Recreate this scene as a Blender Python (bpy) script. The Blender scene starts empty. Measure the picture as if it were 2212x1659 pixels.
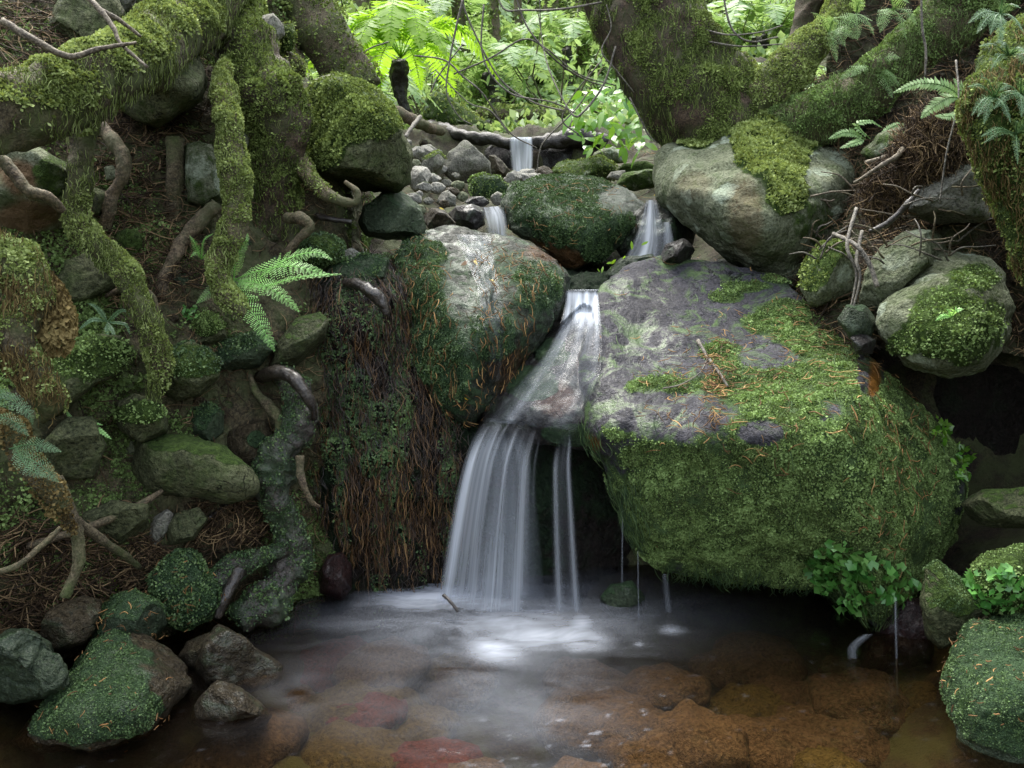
import bpy, bmesh, math, random
import numpy as np
from mathutils import Matrix, Vector
R = math.radians
random.seed(7); rng = np.random.default_rng(7)
S = bpy.context.scene
COL = S.collection

# ------------------------------------------------------------------ camera, world, sun
CAMZ, PITCH, F = 0.82, R(7.0), 28/36*2212.0
cam = bpy.data.cameras.new('camera'); camo = bpy.data.objects.new('camera', cam); COL.objects.link(camo)
camo.location = (0, 0, CAMZ); camo.rotation_euler = (R(90)-PITCH, 0, 0)
cam.lens = 28; cam.sensor_width = 36; cam.clip_end = 200; cam.clip_start = 0.02
S.camera = camo
W = bpy.data.worlds.new('World'); S.world = W; W.use_nodes = True
nt = W.node_tree; nt.nodes.clear()
SUN_EL, SUN_AZ = R(66), R(-20)         # from upstream and above; azimuth measured from +Y to +X
sky = nt.nodes.new('ShaderNodeTexSky'); sky.sky_type = 'NISHITA'; sky.sun_disc = False
sky.sun_elevation = SUN_EL; sky.sun_rotation = SUN_AZ; sky.air_density = 1.0; sky.dust_density = 3.0; sky.ozone_density = 1.0
bg = nt.nodes.new('ShaderNodeBackground'); bg.inputs[1].default_value = 0.12
wo = nt.nodes.new('ShaderNodeOutputWorld')
hs_ = nt.nodes.new('ShaderNodeHueSaturation'); hs_.inputs['Saturation'].default_value = .36; nt.links.new(sky.outputs[0], hs_.inputs['Color']); nt.links.new(hs_.outputs[0], bg.inputs[0]); nt.links.new(bg.outputs[0], wo.inputs[0])
sl = bpy.data.lights.new('sun', 'SUN'); sl.energy = 1.35; sl.angle = R(50); sl.color = (1, .96, .86)
so = bpy.data.objects.new('sun', sl); COL.objects.link(so)
sd = Vector((math.sin(SUN_AZ)*math.cos(SUN_EL), math.cos(SUN_AZ)*math.cos(SUN_EL), math.sin(SUN_EL)))
so.rotation_euler = sd.to_track_quat('Z', 'Y').to_euler(); so.location = sd*20
S.view_settings.view_transform = 'Standard'; S.view_settings.look = 'None'
S.view_settings.exposure = 2.4; S.view_settings.gamma = 1
S.cycles.max_bounces = 5; S.cycles.diffuse_bounces = 3; S.cycles.glossy_bounces = 2
S.cycles.transparent_max_bounces = 24; S.cycles.transmission_bounces = 3
S.cycles.caustics_reflective = False; S.cycles.caustics_refractive = False
S.cycles.use_denoising = True; S.cycles.sample_clamp_indirect = 4

# ------------------------------------------------------------------ helpers
cp, sp = math.cos(PITCH), math.sin(PITCH)
def P(px, py, Y):
    """world point seen at photo position (px, py) (2212 wide) at world distance Y"""
    px = np.asarray(px, float); py = np.asarray(py, float); Y = np.asarray(Y, float)
    u = (829.5-py)/F; x = (px-1106)/F
    dy = cp+sp*u; dz = -sp+cp*u
    t = Y/dy
    return np.stack(np.broadcast_arrays(x*t, Y, CAMZ+dz*t), -1)
def proj(V):
    d = V-np.array([0, 0, CAMZ])
    f = d[..., 1]*cp-d[..., 2]*sp; u = d[..., 1]*sp+d[..., 2]*cp
    f = np.maximum(f, .01)
    return 1106+F*d[..., 0]/f, 829.5-F*u/f
def hsh(i, j, k, s):
    n = (i*374761393+j*668265263+k*2147483647+s*1274126177) & 0xffffffff
    n = ((n ^ (n >> 13))*1274126177) & 0xffffffff
    n = ((n ^ (n >> 16))*2246822519) & 0xffffffff
    return ((n ^ (n >> 15)) & 0xffff)/65535.0
def vn(p, f=1.0, s=0):
    q = np.asarray(p)*f+s*17.31; i = np.floor(q).astype(np.int64); t = q-i; t = t*t*(3-2*t)
    r = 0
    for a in (0, 1):
        wa = t[..., 0] if a else 1-t[..., 0]
        for b in (0, 1):
            wb = t[..., 1] if b else 1-t[..., 1]
            for c in (0, 1):
                wc = t[..., 2] if c else 1-t[..., 2]
                r = r+wa*wb*wc*hsh(i[..., 0]+a, i[..., 1]+b, i[..., 2]+c, s)
    return r*2-1
def fbm(p, f, o=3, s=0):
    r = 0; a = 1; n = 0
    for k in range(o):
        r = r+a*vn(p, f*2**k, s+k); n += a; a *= .5
    return r/n
def norms(V, Fc):
    N = np.zeros_like(V)
    a, b, c = V[Fc[:, 0]], V[Fc[:, 1]], V[Fc[:, 2]]
    n = np.cross(b-a, c-a)
    for k in range(Fc.shape[1]): np.add.at(N, Fc[:, k], n)
    return N/np.maximum(np.linalg.norm(N, axis=1, keepdims=True), 1e-12)
def outward(V, T):
    a, b, c = V[T[:, 0]], V[T[:, 1]], V[T[:, 2]]; m = V.mean(0)
    return T if ((a-m)*np.cross(b-m, c-m)).sum() > 0 else T[:, ::-1].copy()
def tag(o, label=None, cat=None, group=None, kind=None):
    if label: o['label'] = label
    if cat: o['category'] = cat
    if group: o['group'] = group
    if kind: o['kind'] = kind
    return o
def mk(name, V, Fc, mat, parent=None, origin=None, smooth=True, attrs=None):
    V = np.asarray(V, float); Fc = np.asarray(Fc)
    if origin is None:
        origin = ORG[parent.name] if parent is not None else np.array([V[:, 0].mean(), V[:, 1].mean(), V[:, 2].min()])
    me = bpy.data.meshes.new(name)
    n, k = Fc.shape
    me.vertices.add(len(V)); me.vertices.foreach_set('co', (V-origin).astype(np.float32).ravel())
    me.loops.add(n*k); me.loops.foreach_set('vertex_index', Fc.astype(np.int32).ravel())
    me.polygons.add(n); me.polygons.foreach_set('loop_start', np.arange(0, n*k, k, dtype=np.int32))
    me.polygons.foreach_set('loop_total', np.full(n, k, dtype=np.int32))
    if smooth: me.polygons.foreach_set('use_smooth', np.ones(n, dtype=bool))
    for an, av in (attrs or {}).items():
        at = me.attributes.new(an, 'FLOAT', 'POINT'); at.data.foreach_set('value', np.asarray(av, np.float32))
    me.update(calc_edges=True)
    me.materials.append(mat)
    o = bpy.data.objects.new(name, me); COL.objects.link(o)
    if parent is None:
        o.location = origin; ORG[o.name] = origin
    else: o.parent = parent
    return o
ORG = {}
def org(o): return ORG[o.name]

# ------------------------------------------------------------------ materials
def nn(t, ty, **kw):
    n = t.nodes.new(ty)
    for k, v in kw.items():
        if k == 'inp':
            for a, b in v.items(): n.inputs[a].default_value = b
        else: setattr(n, k, v)
    return n
def mat_new(name):
    m = bpy.data.materials.new(name); m.use_nodes = True; t = m.node_tree; t.nodes.clear()
    out = nn(t, 'ShaderNodeOutputMaterial'); return m, t, out
def c4(c): return (*c, 1)
def ramp(t, fac, stops):
    r = nn(t, 'ShaderNodeValToRGB'); e = r.color_ramp.elements
    e[0].position, e[0].color = stops[0][0], c4(stops[0][1])
    e[1].position, e[1].color = stops[-1][0], c4(stops[-1][1])
    for p, c in stops[1:-1]:
        x = e.new(p); x.color = c4(c)
    t.links.new(fac, r.inputs[0]); return r.outputs[0]
def noise(t, vec, sc, det=4, rough=.6, dist=0):
    n = nn(t, 'ShaderNodeTexNoise', inp={'Scale': sc, 'Detail': det, 'Roughness': rough, 'Distortion': dist})
    t.links.new(vec, n.inputs['Vector']); return n.outputs['Fac']
def mixc(t, fac, a, b, mode='MIX'):
    m = nn(t, 'ShaderNodeMix', data_type='RGBA', blend_type=mode)
    for s, v in ((0, fac), (6, a), (7, b)):
        if hasattr(v, 'links') or hasattr(v, 'is_linked'): t.links.new(v, m.inputs[s])
        elif s == 0: m.inputs[0].default_value = v
        else: m.inputs[s].default_value = c4(v)
    return m.outputs[2]
def mathn(t, op, a, b=None, clamp=False):
    m = nn(t, 'ShaderNodeMath', operation=op, use_clamp=clamp)
    for i, v in enumerate((a, b)):
        if v is None: continue
        if isinstance(v, (int, float)): m.inputs[i].default_value = v
        else: t.links.new(v, m.inputs[i])
    return m.outputs[0]
def mrange(t, v, a, b, c=0, d=1):
    m = nn(t, 'ShaderNodeMapRange', inp={1: a, 2: b, 3: c, 4: d}); t.links.new(v, m.inputs[0]); return m.outputs[0]
def coords(t): return nn(t, 'ShaderNodeTexCoord').outputs['Object']
def attr(t, n): return nn(t, 'ShaderNodeAttribute', attribute_name=n).outputs['Fac']

def rock_mat(name, c1, c2, c3, rough=.75, wet=0.0, moss=((.02, .05, .012), (.08, .15, .03)), lichen=None, bump=.5, warm=None, sc=1.0, film=.35):
    """c1 dark, c2 mid, c3 light stone colours; attribute moss paints the living film over it, attribute wet the sheen, attribute warm a rusty stain"""
    m, t, out = mat_new(name); v = coords(t)
    b = nn(t, 'ShaderNodeBsdfPrincipled')
    n1 = noise(t, v, 5*sc, 8, .65, .3); n2 = noise(t, v, 28*sc, 6, .7); n3 = noise(t, v, 120*sc, 3, .7)
    base = ramp(t, n1, [(.28, c1), (.5, c2), (.72, c3)])
    base = mixc(t, mrange(t, n2, .35, .7, 0, .75), base, mixc(t, .5, c1, c2), 'MIX')
    base = mixc(t, mrange(t, n3, .52, .64, 0, .55), base, c3)
    base = mixc(t, mrange(t, n3, .48, .36, 0, .8), base, tuple(x*.5 for x in c1))
    n4 = noise(t, v, 11*sc, 6, .7, 1.2); base = mixc(t, mathn(t, 'MULTIPLY', attr(t, 'wet'), .45), base, tuple(x*.35 for x in c1))
    base = mixc(t, mrange(t, n4, .5, .62, 0, film), base, mixc(t, n3, moss[0], tuple(x*1.2 for x in moss[1])))
    cv = nn(t, 'ShaderNodeTexVoronoi', feature='DISTANCE_TO_EDGE', inp={'Scale': 3.2*sc})
    cvv = nn(t, 'ShaderNodeVectorMath', operation='ADD'); t.links.new(v, cvv.inputs[0])
    cnz = nn(t, 'ShaderNodeTexNoise', inp={'Scale': 6, 'Detail': 5}); t.links.new(v, cnz.inputs['Vector'])
    csv = nn(t, 'ShaderNodeVectorMath', operation='SCALE', inp={3: .35}); t.links.new(cnz.outputs['Color'], csv.inputs[0]); t.links.new(csv.outputs[0], cvv.inputs[1])
    t.links.new(cvv.outputs[0], cv.inputs['Vector'])
    crack = mathn(t, 'MULTIPLY', mrange(t, cv.outputs['Distance'], .007, .0), mrange(t, n1, .5, .6), True)
    base = mixc(t, crack, base, tuple(x*.3 for x in c1))
    if lichen:
        vo = nn(t, 'ShaderNodeTexVoronoi', feature='F1', inp={'Scale': 9*sc, 'Randomness': 1})
        dv = nn(t, 'ShaderNodeVectorMath', operation='ADD'); t.links.new(v, dv.inputs[0])
        nz = nn(t, 'ShaderNodeTexNoise', inp={'Scale': 25, 'Detail': 3}); t.links.new(v, nz.inputs['Vector'])
        sv = nn(t, 'ShaderNodeVectorMath', operation='SCALE', inp={3: .05}); t.links.new(nz.outputs['Color'], sv.inputs[0])
        t.links.new(sv.outputs[0], dv.inputs[1]); t.links.new(dv.outputs[0], vo.inputs['Vector'])
        big = noise(t, v, 4, 2)
        f = mathn(t, 'MULTIPLY', mrange(t, vo.outputs['Distance'], .36, .3), mrange(t, big, .36, .5), True)
        f = mathn(t, 'MULTIPLY', f, mrange(t, n3, .3, .6, .3, .8))
        base = mixc(t, f, base, lichen)
    if warm:
        base = mixc(t, attr(t, 'warm'), base, mixc(t, n2, warm, tuple(x*.4 for x in warm)))
    ma = attr(t, 'moss')
    mf = mrange(t, mathn(t, 'ADD', ma, mrange(t, n2, .3, .7, -.28, .28)), .35, .6)
    mc = ramp(t, noise(t, v, 45*sc, 5, .75), [(.3, moss[0]), (.7, moss[1])])
    mc = mixc(t, mrange(t, n3, .4, .65, 0, .6), mc, tuple(x*.5 for x in moss[0]))
    col = mixc(t, mf, base, mc)
    t.links.new(col, b.inputs['Base Color'])
    wa = attr(t, 'wet')
    rg = mrange(t, wa, 0, 1, rough, .34)
    rg2 = mathn(t, 'ADD', rg, mrange(t, n2, .35, .65, -.08, .25))
    rg2 = mathn(t, 'ADD', rg2, mathn(t, 'MULTIPLY', mf, .12), True)
    t.links.new(rg2, b.inputs['Roughness'])
    b.inputs['Specular IOR Level'].default_value = .22
    if wet:
        cw = mathn(t, 'MULTIPLY', mathn(t, 'MULTIPLY', wa, wet*.75), mrange(t, n4, .46, .58, .05, 1)); t.links.new(cw, b.inputs['Coat Weight']); b.inputs['Coat Roughness'].default_value = .1
    bp = nn(t, 'ShaderNodeBump', inp={'Strength': min(1, bump*1.7), 'Distance': .03})
    h = mathn(t, 'ADD', mathn(t, 'MULTIPLY', n2, .8), mathn(t, 'MULTIPLY', n3, .45))
    h = mathn(t, 'SUBTRACT', h, mathn(t, 'MULTIPLY', crack, .5))
    h = mathn(t, 'ADD', h, mathn(t, 'MULTIPLY', noise(t, v, 300*sc, 2), mathn(t, 'MULTIPLY', mf, .3)))
    t.links.new(h, bp.inputs['Height']); t.links.new(bp.outputs[0], b.inputs['Normal']); bc = nn(t, 'ShaderNodeBump', inp={'Strength': .35, 'Distance': .02}); t.links.new(h, bc.inputs['Height']); t.links.new(bc.outputs[0], b.inputs['Coat Normal'])
    t.links.new(b.outputs[0], out.inputs[0]); return m

def leaf_mat(name, stops, rough=.5, trans=.3, spec=.4, vs=6):
    """living green things: attribute v varies each leaflet"""
    m, t, out = mat_new(name); v = coords(t)
    b = nn(t, 'ShaderNodeBsdfPrincipled', inp={'Roughness': rough, 'Specular IOR Level': spec})
    f = mathn(t, 'ADD', mathn(t, 'MULTIPLY', attr(t, 'v'), .55), mathn(t, 'MULTIPLY', noise(t, v, vs, 4, .6), .45))
    c = ramp(t, f, stops); t.links.new(c, b.inputs['Base Color'])
    if trans:
        tr = nn(t, 'ShaderNodeBsdfTranslucent'); t.links.new(mixc(t, .5, c, (stops[-1][1][0]*1.1, stops[-1][1][1]*1.1, stops[-1][1][2]*.5)), tr.inputs[0])
        mx = nn(t, 'ShaderNodeMixShader', inp={0: trans}); t.links.new(b.outputs[0], mx.inputs[1]); t.links.new(tr.outputs[0], mx.inputs[2])
        t.links.new(mx.outputs[0], out.inputs[0])
    else: t.links.new(b.outputs[0], out.inputs[0])
    return m
def bark_mat(name, c1, c2, c3, rough=.8, bump=.7, green=None, wet=0, sc=1):
    m, t, out = mat_new(name); v = coords(t)
    b = nn(t, 'ShaderNodeBsdfPrincipled', inp={'Roughness': rough})
    n1 = noise(t, v, 14*sc, 8, .7, .6); n2 = noise(t, v, 70*sc, 5, .7)
    col = ramp(t, n1, [(.3, c1), (.52, c2), (.72, c3)])
    col = mixc(t, mrange(t, n2, .47, .6, 0, .75), col, c1)
    n3 = noise(t, v, 190*sc, 3, .7)
    col = mixc(t, mrange(t, n3, .5, .62, 0, .5), col, c3); col = mixc(t, mrange(t, n3, .5, .38, 0, .7), col, tuple(x*.6 for x in c1))
    if green:
        col = mixc(t, mrange(t, noise(t, v, 9*sc, 5, .65), .42, .6, 0, .85), col, green)
    t.links.new(col, b.inputs['Base Color'])
    if wet: b.inputs['Coat Weight'].default_value = wet; b.inputs['Coat Roughness'].default_value = .2
    bp = nn(t, 'ShaderNodeBump', inp={'Strength': bump, 'Distance': .015})
    t.links.new(mathn(t, 'ADD', n1, mathn(t, 'MULTIPLY', n2, .5)), bp.inputs['Height']); t.links.new(bp.outputs[0], b.inputs['Normal'])
    t.links.new(b.outputs[0], out.inputs[0]); return m

M = {}
mossA = ((.02, .04, .008), (.09, .15, .03)); mossT = ((.018, .042, .018), (.06, .11, .045))
M['wetrock'] = rock_mat('wet stone', (.018, .015, .014), (.042, .037, .035), (.08, .074, .072), .45, 1.2, mossT, warm=(.22, .07, .02))
M['bigrock'] = rock_mat('violet grey stone', (.020, .020, .024), (.044, .044, .052), (.082, .080, .096), .6, 1.2, ((.035, .07, .022), (.10, .16, .055)), warm=(.25, .11, .02), bump=.4, film=.85)
M['dryrock'] = rock_mat('pale lichen stone', (.075, .085, .05), (.165, .185, .115), (.27, .30, .21), .85, 0, mossA, lichen=(.40, .47, .36), warm=(.2, .13, .07))
M['palerock'] = rock_mat('pale grey cobble', (.18, .18, .155), (.34, .335, .30), (.48, .47, .43), .8, .2, mossA, film=.15)
M['greyrock'] = rock_mat('grey stone', (.12, .12, .10), (.25, .25, .21), (.38, .37, .32), .8, .3, mossA)
M['olive'] = rock_mat('olive bank stone', (.032, .038, .018), (.088, .10, .048), (.18, .19, .10), .7, .3, mossA)
M['algae'] = rock_mat('algae green stone', (.022, .036, .020), (.055, .08, .045), (.11, .14, .085), .5, .6, mossT, warm=(.12, .06, .02))
M['redrock'] = rock_mat('dark red stone', (.006, .001, .001), (.02, .003, .003), (.045, .009, .008), .2, .9, mossT, film=0)
M['bedred'] = rock_mat('drowned red stone', (.05, .014, .010), (.11, .028, .02), (.17, .055, .04), .7, 0, mossT, film=.1)
M['bedbrown'] = rock_mat('drowned brown stone', (.045, .032, .018), (.10, .072, .042), (.17, .13, .08), .7, 0, mossT, film=.1)
M['bedolive'] = rock_mat('drowned olive stone', (.04, .034, .010), (.095, .08, .025), (.15, .13, .05), .7, 0, mossT, film=.1)
M['brownrock'] = rock_mat('brown wet stone', (.02, .015, .008), (.06, .047, .026), (.12, .098, .06), .4, 1.0, mossT, bump=.8)
M['soil'] = bark_mat('soil and litter', (.010, .008, .004), (.034, .026, .014), (.075, .058, .03), .9, 1, green=(.05, .065, .02), sc=.9)
M['mottled'] = rock_mat('mottled wet stone', (.012, .015, .009), (.026, .033, .021), (.048, .054, .043), .5, 1.2, mossT, warm=(.12, .05, .015), film=.85)
M['banksoil'] = bark_mat('earthy bank', (.026, .021, .010), (.075, .060, .031), (.16, .13, .07), .9, 1, green=(.06, .078, .026), sc=.9)
M['headwall'] = rock_mat('dark headwall', (.004, .0035, .003), (.012, .009, .007), (.03, .023, .02), .4, .6, ((.006, .014, .006), (.02, .04, .015)))  # taken near black so the recesses built from it look shaded
M['bark'] = bark_mat('brown bark', (.035, .026, .013), (.10, .08, .042), (.22, .185, .11), .8, 1, green=(.07, .095, .025))
M['barered'] = bark_mat('red brown bark', (.024, .015, .009), (.075, .048, .03), (.16, .115, .075), .8, green=(.05, .055, .02))
M['barebark'] = bark_mat('bare root bark', (.04, .028, .016), (.13, .095, .055), (.27, .21, .13), .75, green=(.07, .08, .03))
M['wetroot'] = bark_mat('wet dark root', (.008, .006, .004), (.03, .022, .016), (.07, .056, .042), .35, .8, wet=.6)
M['greenroot'] = bark_mat('wet green root', (.016, .013, .010), (.05, .042, .034), (.10, .09, .075), .5, 1, green=(.03, .062, .024), wet=.25)
M['darklog'] = bark_mat('black wet wood', (.004, .003, .003), (.015, .012, .01), (.05, .042, .036), .5, 1, wet=.12)
M['twig'] = bark_mat('grey brown twig', (.06, .048, .032), (.16, .13, .09), (.30, .26, .18), .7)
M['vine'] = bark_mat('vine', (.05, .045, .04), (.15, .14, .11), (.28, .25, .2), .7)
M['moss'] = leaf_mat('moss', [(.25, (.030, .044, .012)), (.5, (.115, .16, .04)), (.8, (.28, .36, .11))], .8, .15, .2, 14)
M['mosspale'] = leaf_mat('pale moss', [(.25, (.05, .065, .016)), (.5, (.18, .24, .065)), (.8, (.40, .48, .19))], .8, .2, .2, 14)
M['mossgreen'] = leaf_mat('bright green moss', [(.26, (.035, .045, .016)), (.5, (.12, .19, .052)), (.8, (.28, .41, .14))], .7, .15, .3, 12)
M['velvet'] = leaf_mat('velvet moss', [(.1, (.03, .06, .022)), (.5, (.06, .11, .038)), (.9, (.11, .18, .06))], .6, .1, .3, 10)
M['mossdark'] = leaf_mat('wet green moss', [(.2, (.012, .028, .014)), (.5, (.05, .10, .036)), (.8, (.15, .23, .08))], .5, .1, .4, 12)
M['mossbrown'] = leaf_mat('brown moss', [(.2, (.04, .025, .01)), (.5, (.14, .10, .035)), (.8, (.28, .22, .09))], .8, .1, .2, 8)
M['fern'] = leaf_mat('fern green', [(.2, (.16, .42, .08)), (.5, (.34, .66, .2)), (.8, (.52, .80, .36))], .45, .35, .5)
M['lime'] = leaf_mat('lime fern', [(.2, (.13, .27, .012)), (.5, (.22, .42, .025)), (.8, (.34, .55, .07))], .5, .5, .4)
M['bgfern'] = leaf_mat('far fern', [(.2, (.09, .19, .055)), (.5, (.21, .36, .13)), (.8, (.40, .55, .27))], .5, .4, .5, 2)
M['bgleaf'] = leaf_mat('far leaf', [(.25, (.05, .12, .03)), (.5, (.18, .30, .09)), (.8, (.42, .54, .26))], .45, .4, .6, 2)
M['glossleaf'] = leaf_mat('glossy leaf', [(.2, (.04, .16, .02)), (.5, (.14, .34, .03)), (.8, (.3, .5, .1))], .25, .3, .7)
M['blueleaf'] = leaf_mat('blue green leaflets', [(.2, (.05, .12, .045)), (.5, (.14, .27, .12)), (.8, (.32, .48, .27))], .4, .25, .6)
M['kidney'] = leaf_mat('kidney leaf', [(.2, (.03, .12, .025)), (.5, (.09, .28, .05)), (.8, (.22, .44, .13))], .3, .25, .6)
M['needle'] = leaf_mat('orange needles', [(.25, (.06, .03, .012)), (.55, (.19, .10, .035)), (.85, (.44, .28, .11))], .7, 0, .3, 20)
M['fringe'] = leaf_mat('tan rootlets', [(.3, (.018, .009, .005)), (.6, (.085, .045, .018)), (.88, (.32, .2, .08))], .4, 0, .5, 30)
M['straw'] = leaf_mat('dead twigs', [(.3, (.02, .012, .006)), (.55, (.08, .05, .025)), (.88, (.38, .27, .14))], .7, 0, .3, 12)
M['rootlet'] = leaf_mat('wet rootlets', [(.3, (.008, .004, .003)), (.6, (.04, .022, .01)), (.85, (.22, .12, .04))], .3, 0, .7, 25)
M['yellow'] = leaf_mat('yellow leaf', [(.2, (.5, .32, .02)), (.8, (.7, .55, .08))], .5, .2)
M['deadleaf'] = leaf_mat('dead leaf', [(.2, (.16, .08, .04)), (.8, (.42, .27, .17))], .6, .1)

def water_fall_mat(name):
    m, t, out = mat_new(name)
    d = nn(t, 'ShaderNodeBsdfDiffuse', inp={0: (.60, .65, .72, 1)}); tl = nn(t, 'ShaderNodeBsdfTranslucent', inp={0: (.60, .65, .72, 1)})
    mx = nn(t, 'ShaderNodeMixShader', inp={0: .45}); t.links.new(d.outputs[0], mx.inputs[1]); t.links.new(tl.outputs[0], mx.inputs[2])
    tr = nn(t, 'ShaderNodeBsdfTransparent', inp={0: (.97, .98, 1, 1)})
    m2 = nn(t, 'ShaderNodeMixShader'); t.links.new(attr(t, 'a'), m2.inputs[0]); t.links.new(tr.outputs[0], m2.inputs[1]); t.links.new(mx.outputs[0], m2.inputs[2])
    t.links.new(m2.outputs[0], out.inputs[0]); return m
def pool_mat():
    m, t, out = mat_new('pool water'); v = coords(t)
    tr = nn(t, 'ShaderNodeBsdfTransparent', inp={0: (.88, .73, .55, 1)})
    gl = nn(t, 'ShaderNodeBsdfGlossy', inp={0: (.8, .8, .8, 1), 'Roughness': .10})
    mp = nn(t, 'ShaderNodeMapping', inp={'Scale': (1, 1.6, 1)}); t.links.new(v, mp.inputs[0])
    bp = nn(t, 'ShaderNodeBump', inp={'Strength': .2, 'Distance': .01}); t.links.new(noise(t, mp.outputs[0], 14, 4, .6, .8), bp.inputs['Height'])
    fr = nn(t, 'ShaderNodeFresnel', inp={0: 1.33}); t.links.new(bp.outputs[0], fr.inputs['Normal']); t.links.new(bp.outputs[0], gl.inputs['Normal'])
    mk_ = nn(t, 'ShaderNodeBsdfDiffuse', inp={0: (.022, .014, .008, 1)}); mm_ = nn(t, 'ShaderNodeMixShader', inp={0: .10}); t.links.new(tr.outputs[0], mm_.inputs[1]); t.links.new(mk_.outputs[0], mm_.inputs[2])
    mx = nn(t, 'ShaderNodeMixShader'); t.links.new(fr.outputs[0], mx.inputs[0]); t.links.new(mm_.outputs[0], mx.inputs[1]); t.links.new(gl.outputs[0], mx.inputs[2])
    d = nn(t, 'ShaderNodeBsdfDiffuse', inp={0: (.47, .51, .58, 1)})
    m2 = nn(t, 'ShaderNodeMixShader'); t.links.new(attr(t, 'foam'), m2.inputs[0]); t.links.new(mx.outputs[0], m2.inputs[1]); t.links.new(d.outputs[0], m2.inputs[2])
    t.links.new(m2.outputs[0], out.inputs[0]); return m
def film_mat():
    m, t, out = mat_new('running water'); v = coords(t)
    tr = nn(t, 'ShaderNodeBsdfTransparent', inp={0: (.85, .86, .86, 1)}); gl = nn(t, 'ShaderNodeBsdfGlossy', inp={0: (.95, .97, 1, 1), 'Roughness': .18})
    bp = nn(t, 'ShaderNodeBump', inp={'Strength': .3, 'Distance': .01}); t.links.new(noise(t, v, 30, 4, .6, .8), bp.inputs['Height'])
    t.links.new(bp.outputs[0], gl.inputs['Normal'])
    fr = nn(t, 'ShaderNodeFresnel', inp={0: 1.13}); t.links.new(bp.outputs[0], fr.inputs['Normal'])
    mx = nn(t, 'ShaderNodeMixShader'); t.links.new(fr.outputs[0], mx.inputs[0]); t.links.new(tr.outputs[0], mx.inputs[1]); t.links.new(gl.outputs[0], mx.inputs[2])
    d = nn(t, 'ShaderNodeBsdfDiffuse', inp={0: (.60, .65, .72, 1)})
    m2 = nn(t, 'ShaderNodeMixShader'); t.links.new(attr(t, 'a'), m2.inputs[0]); t.links.new(mx.outputs[0], m2.inputs[1]); t.links.new(d.outputs[0], m2.inputs[2])
    t.links.new(m2.outputs[0], out.inputs[0]); return m
M['fall'] = water_fall_mat('falling water'); M['pool'] = pool_mat(); M['film'] = film_mat()

# ------------------------------------------------------------------ shape builders
_ico = {}
def ico(n):
    if n not in _ico:
        bm = bmesh.new(); bmesh.ops.create_icosphere(bm, subdivisions=n, radius=1)
        V = np.array([v.co[:] for v in bm.verts]); Fc = np.array([[v.index for v in f.verts] for f in bm.faces]); bm.free()
        _ico[n] = (V, Fc)
    return _ico[n]
def rbf(pts, val, eps=40.0):
    pts = np.asarray(pts, float); val = np.asarray(val, float); n = len(pts)
    d = np.linalg.norm(pts[:, None]-pts[None], axis=2); A = np.sqrt(d*d+eps*eps)
    B = np.zeros((n+3, n+3)); B[:n, :n] = A-np.eye(n)*4; B[:n, n] = 1; B[:n, n+1:] = pts/500; B[n, :n] = 1; B[n+1:, :n] = pts.T/500
    w = np.linalg.solve(B, np.r_[val, 0, 0, 0])
    def f(q):
        q = np.asarray(q, float); dd = np.sqrt(((q[:, None]-pts[None])**2).sum(2)+eps*eps)
        return dd@w[:n]+w[n]+(q/500)@w[n+1:]
    return f
def radial(outline, c, th):
    o = np.asarray(outline, float)[:, :2]
    # dense resample, then max radius per direction, smoothed
    q = []
    for i in range(len(o)):
        a, b = o[i], o[(i+1) % len(o)]
        for s in np.linspace(0, 1, 12, endpoint=False): q.append(a+(b-a)*s)
    q = np.array(q)-c; ang = np.arctan2(q[:, 1], q[:, 0]); r = np.hypot(q[:, 0], q[:, 1])
    s = np.argsort(ang); ang, r = ang[s], r[s]
    return np.interp(th, ang, r, period=2*math.pi)
def blobs(V, bl, nf=25, na=.35, s=3):
    """soft mask from photo-space blobs (px, py, rx, ry)"""
    x, y = proj(V); m = np.zeros(len(V))
    nz = fbm(V, nf, 3, s)*na
    for b in bl:
        bx, by, rx = b[:3]; ry = b[3] if len(b) > 3 else rx; w = b[4] if len(b) > 4 else 1
        d = np.hypot((x-bx)/rx, (y-by)/ry)
        mm = np.clip((1.15-d)*2.5+nz*2, 0, 1)*abs(w)
        m = np.maximum(m, mm) if w > 0 else m*(1-mm)
    return m
SURF = {}
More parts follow.
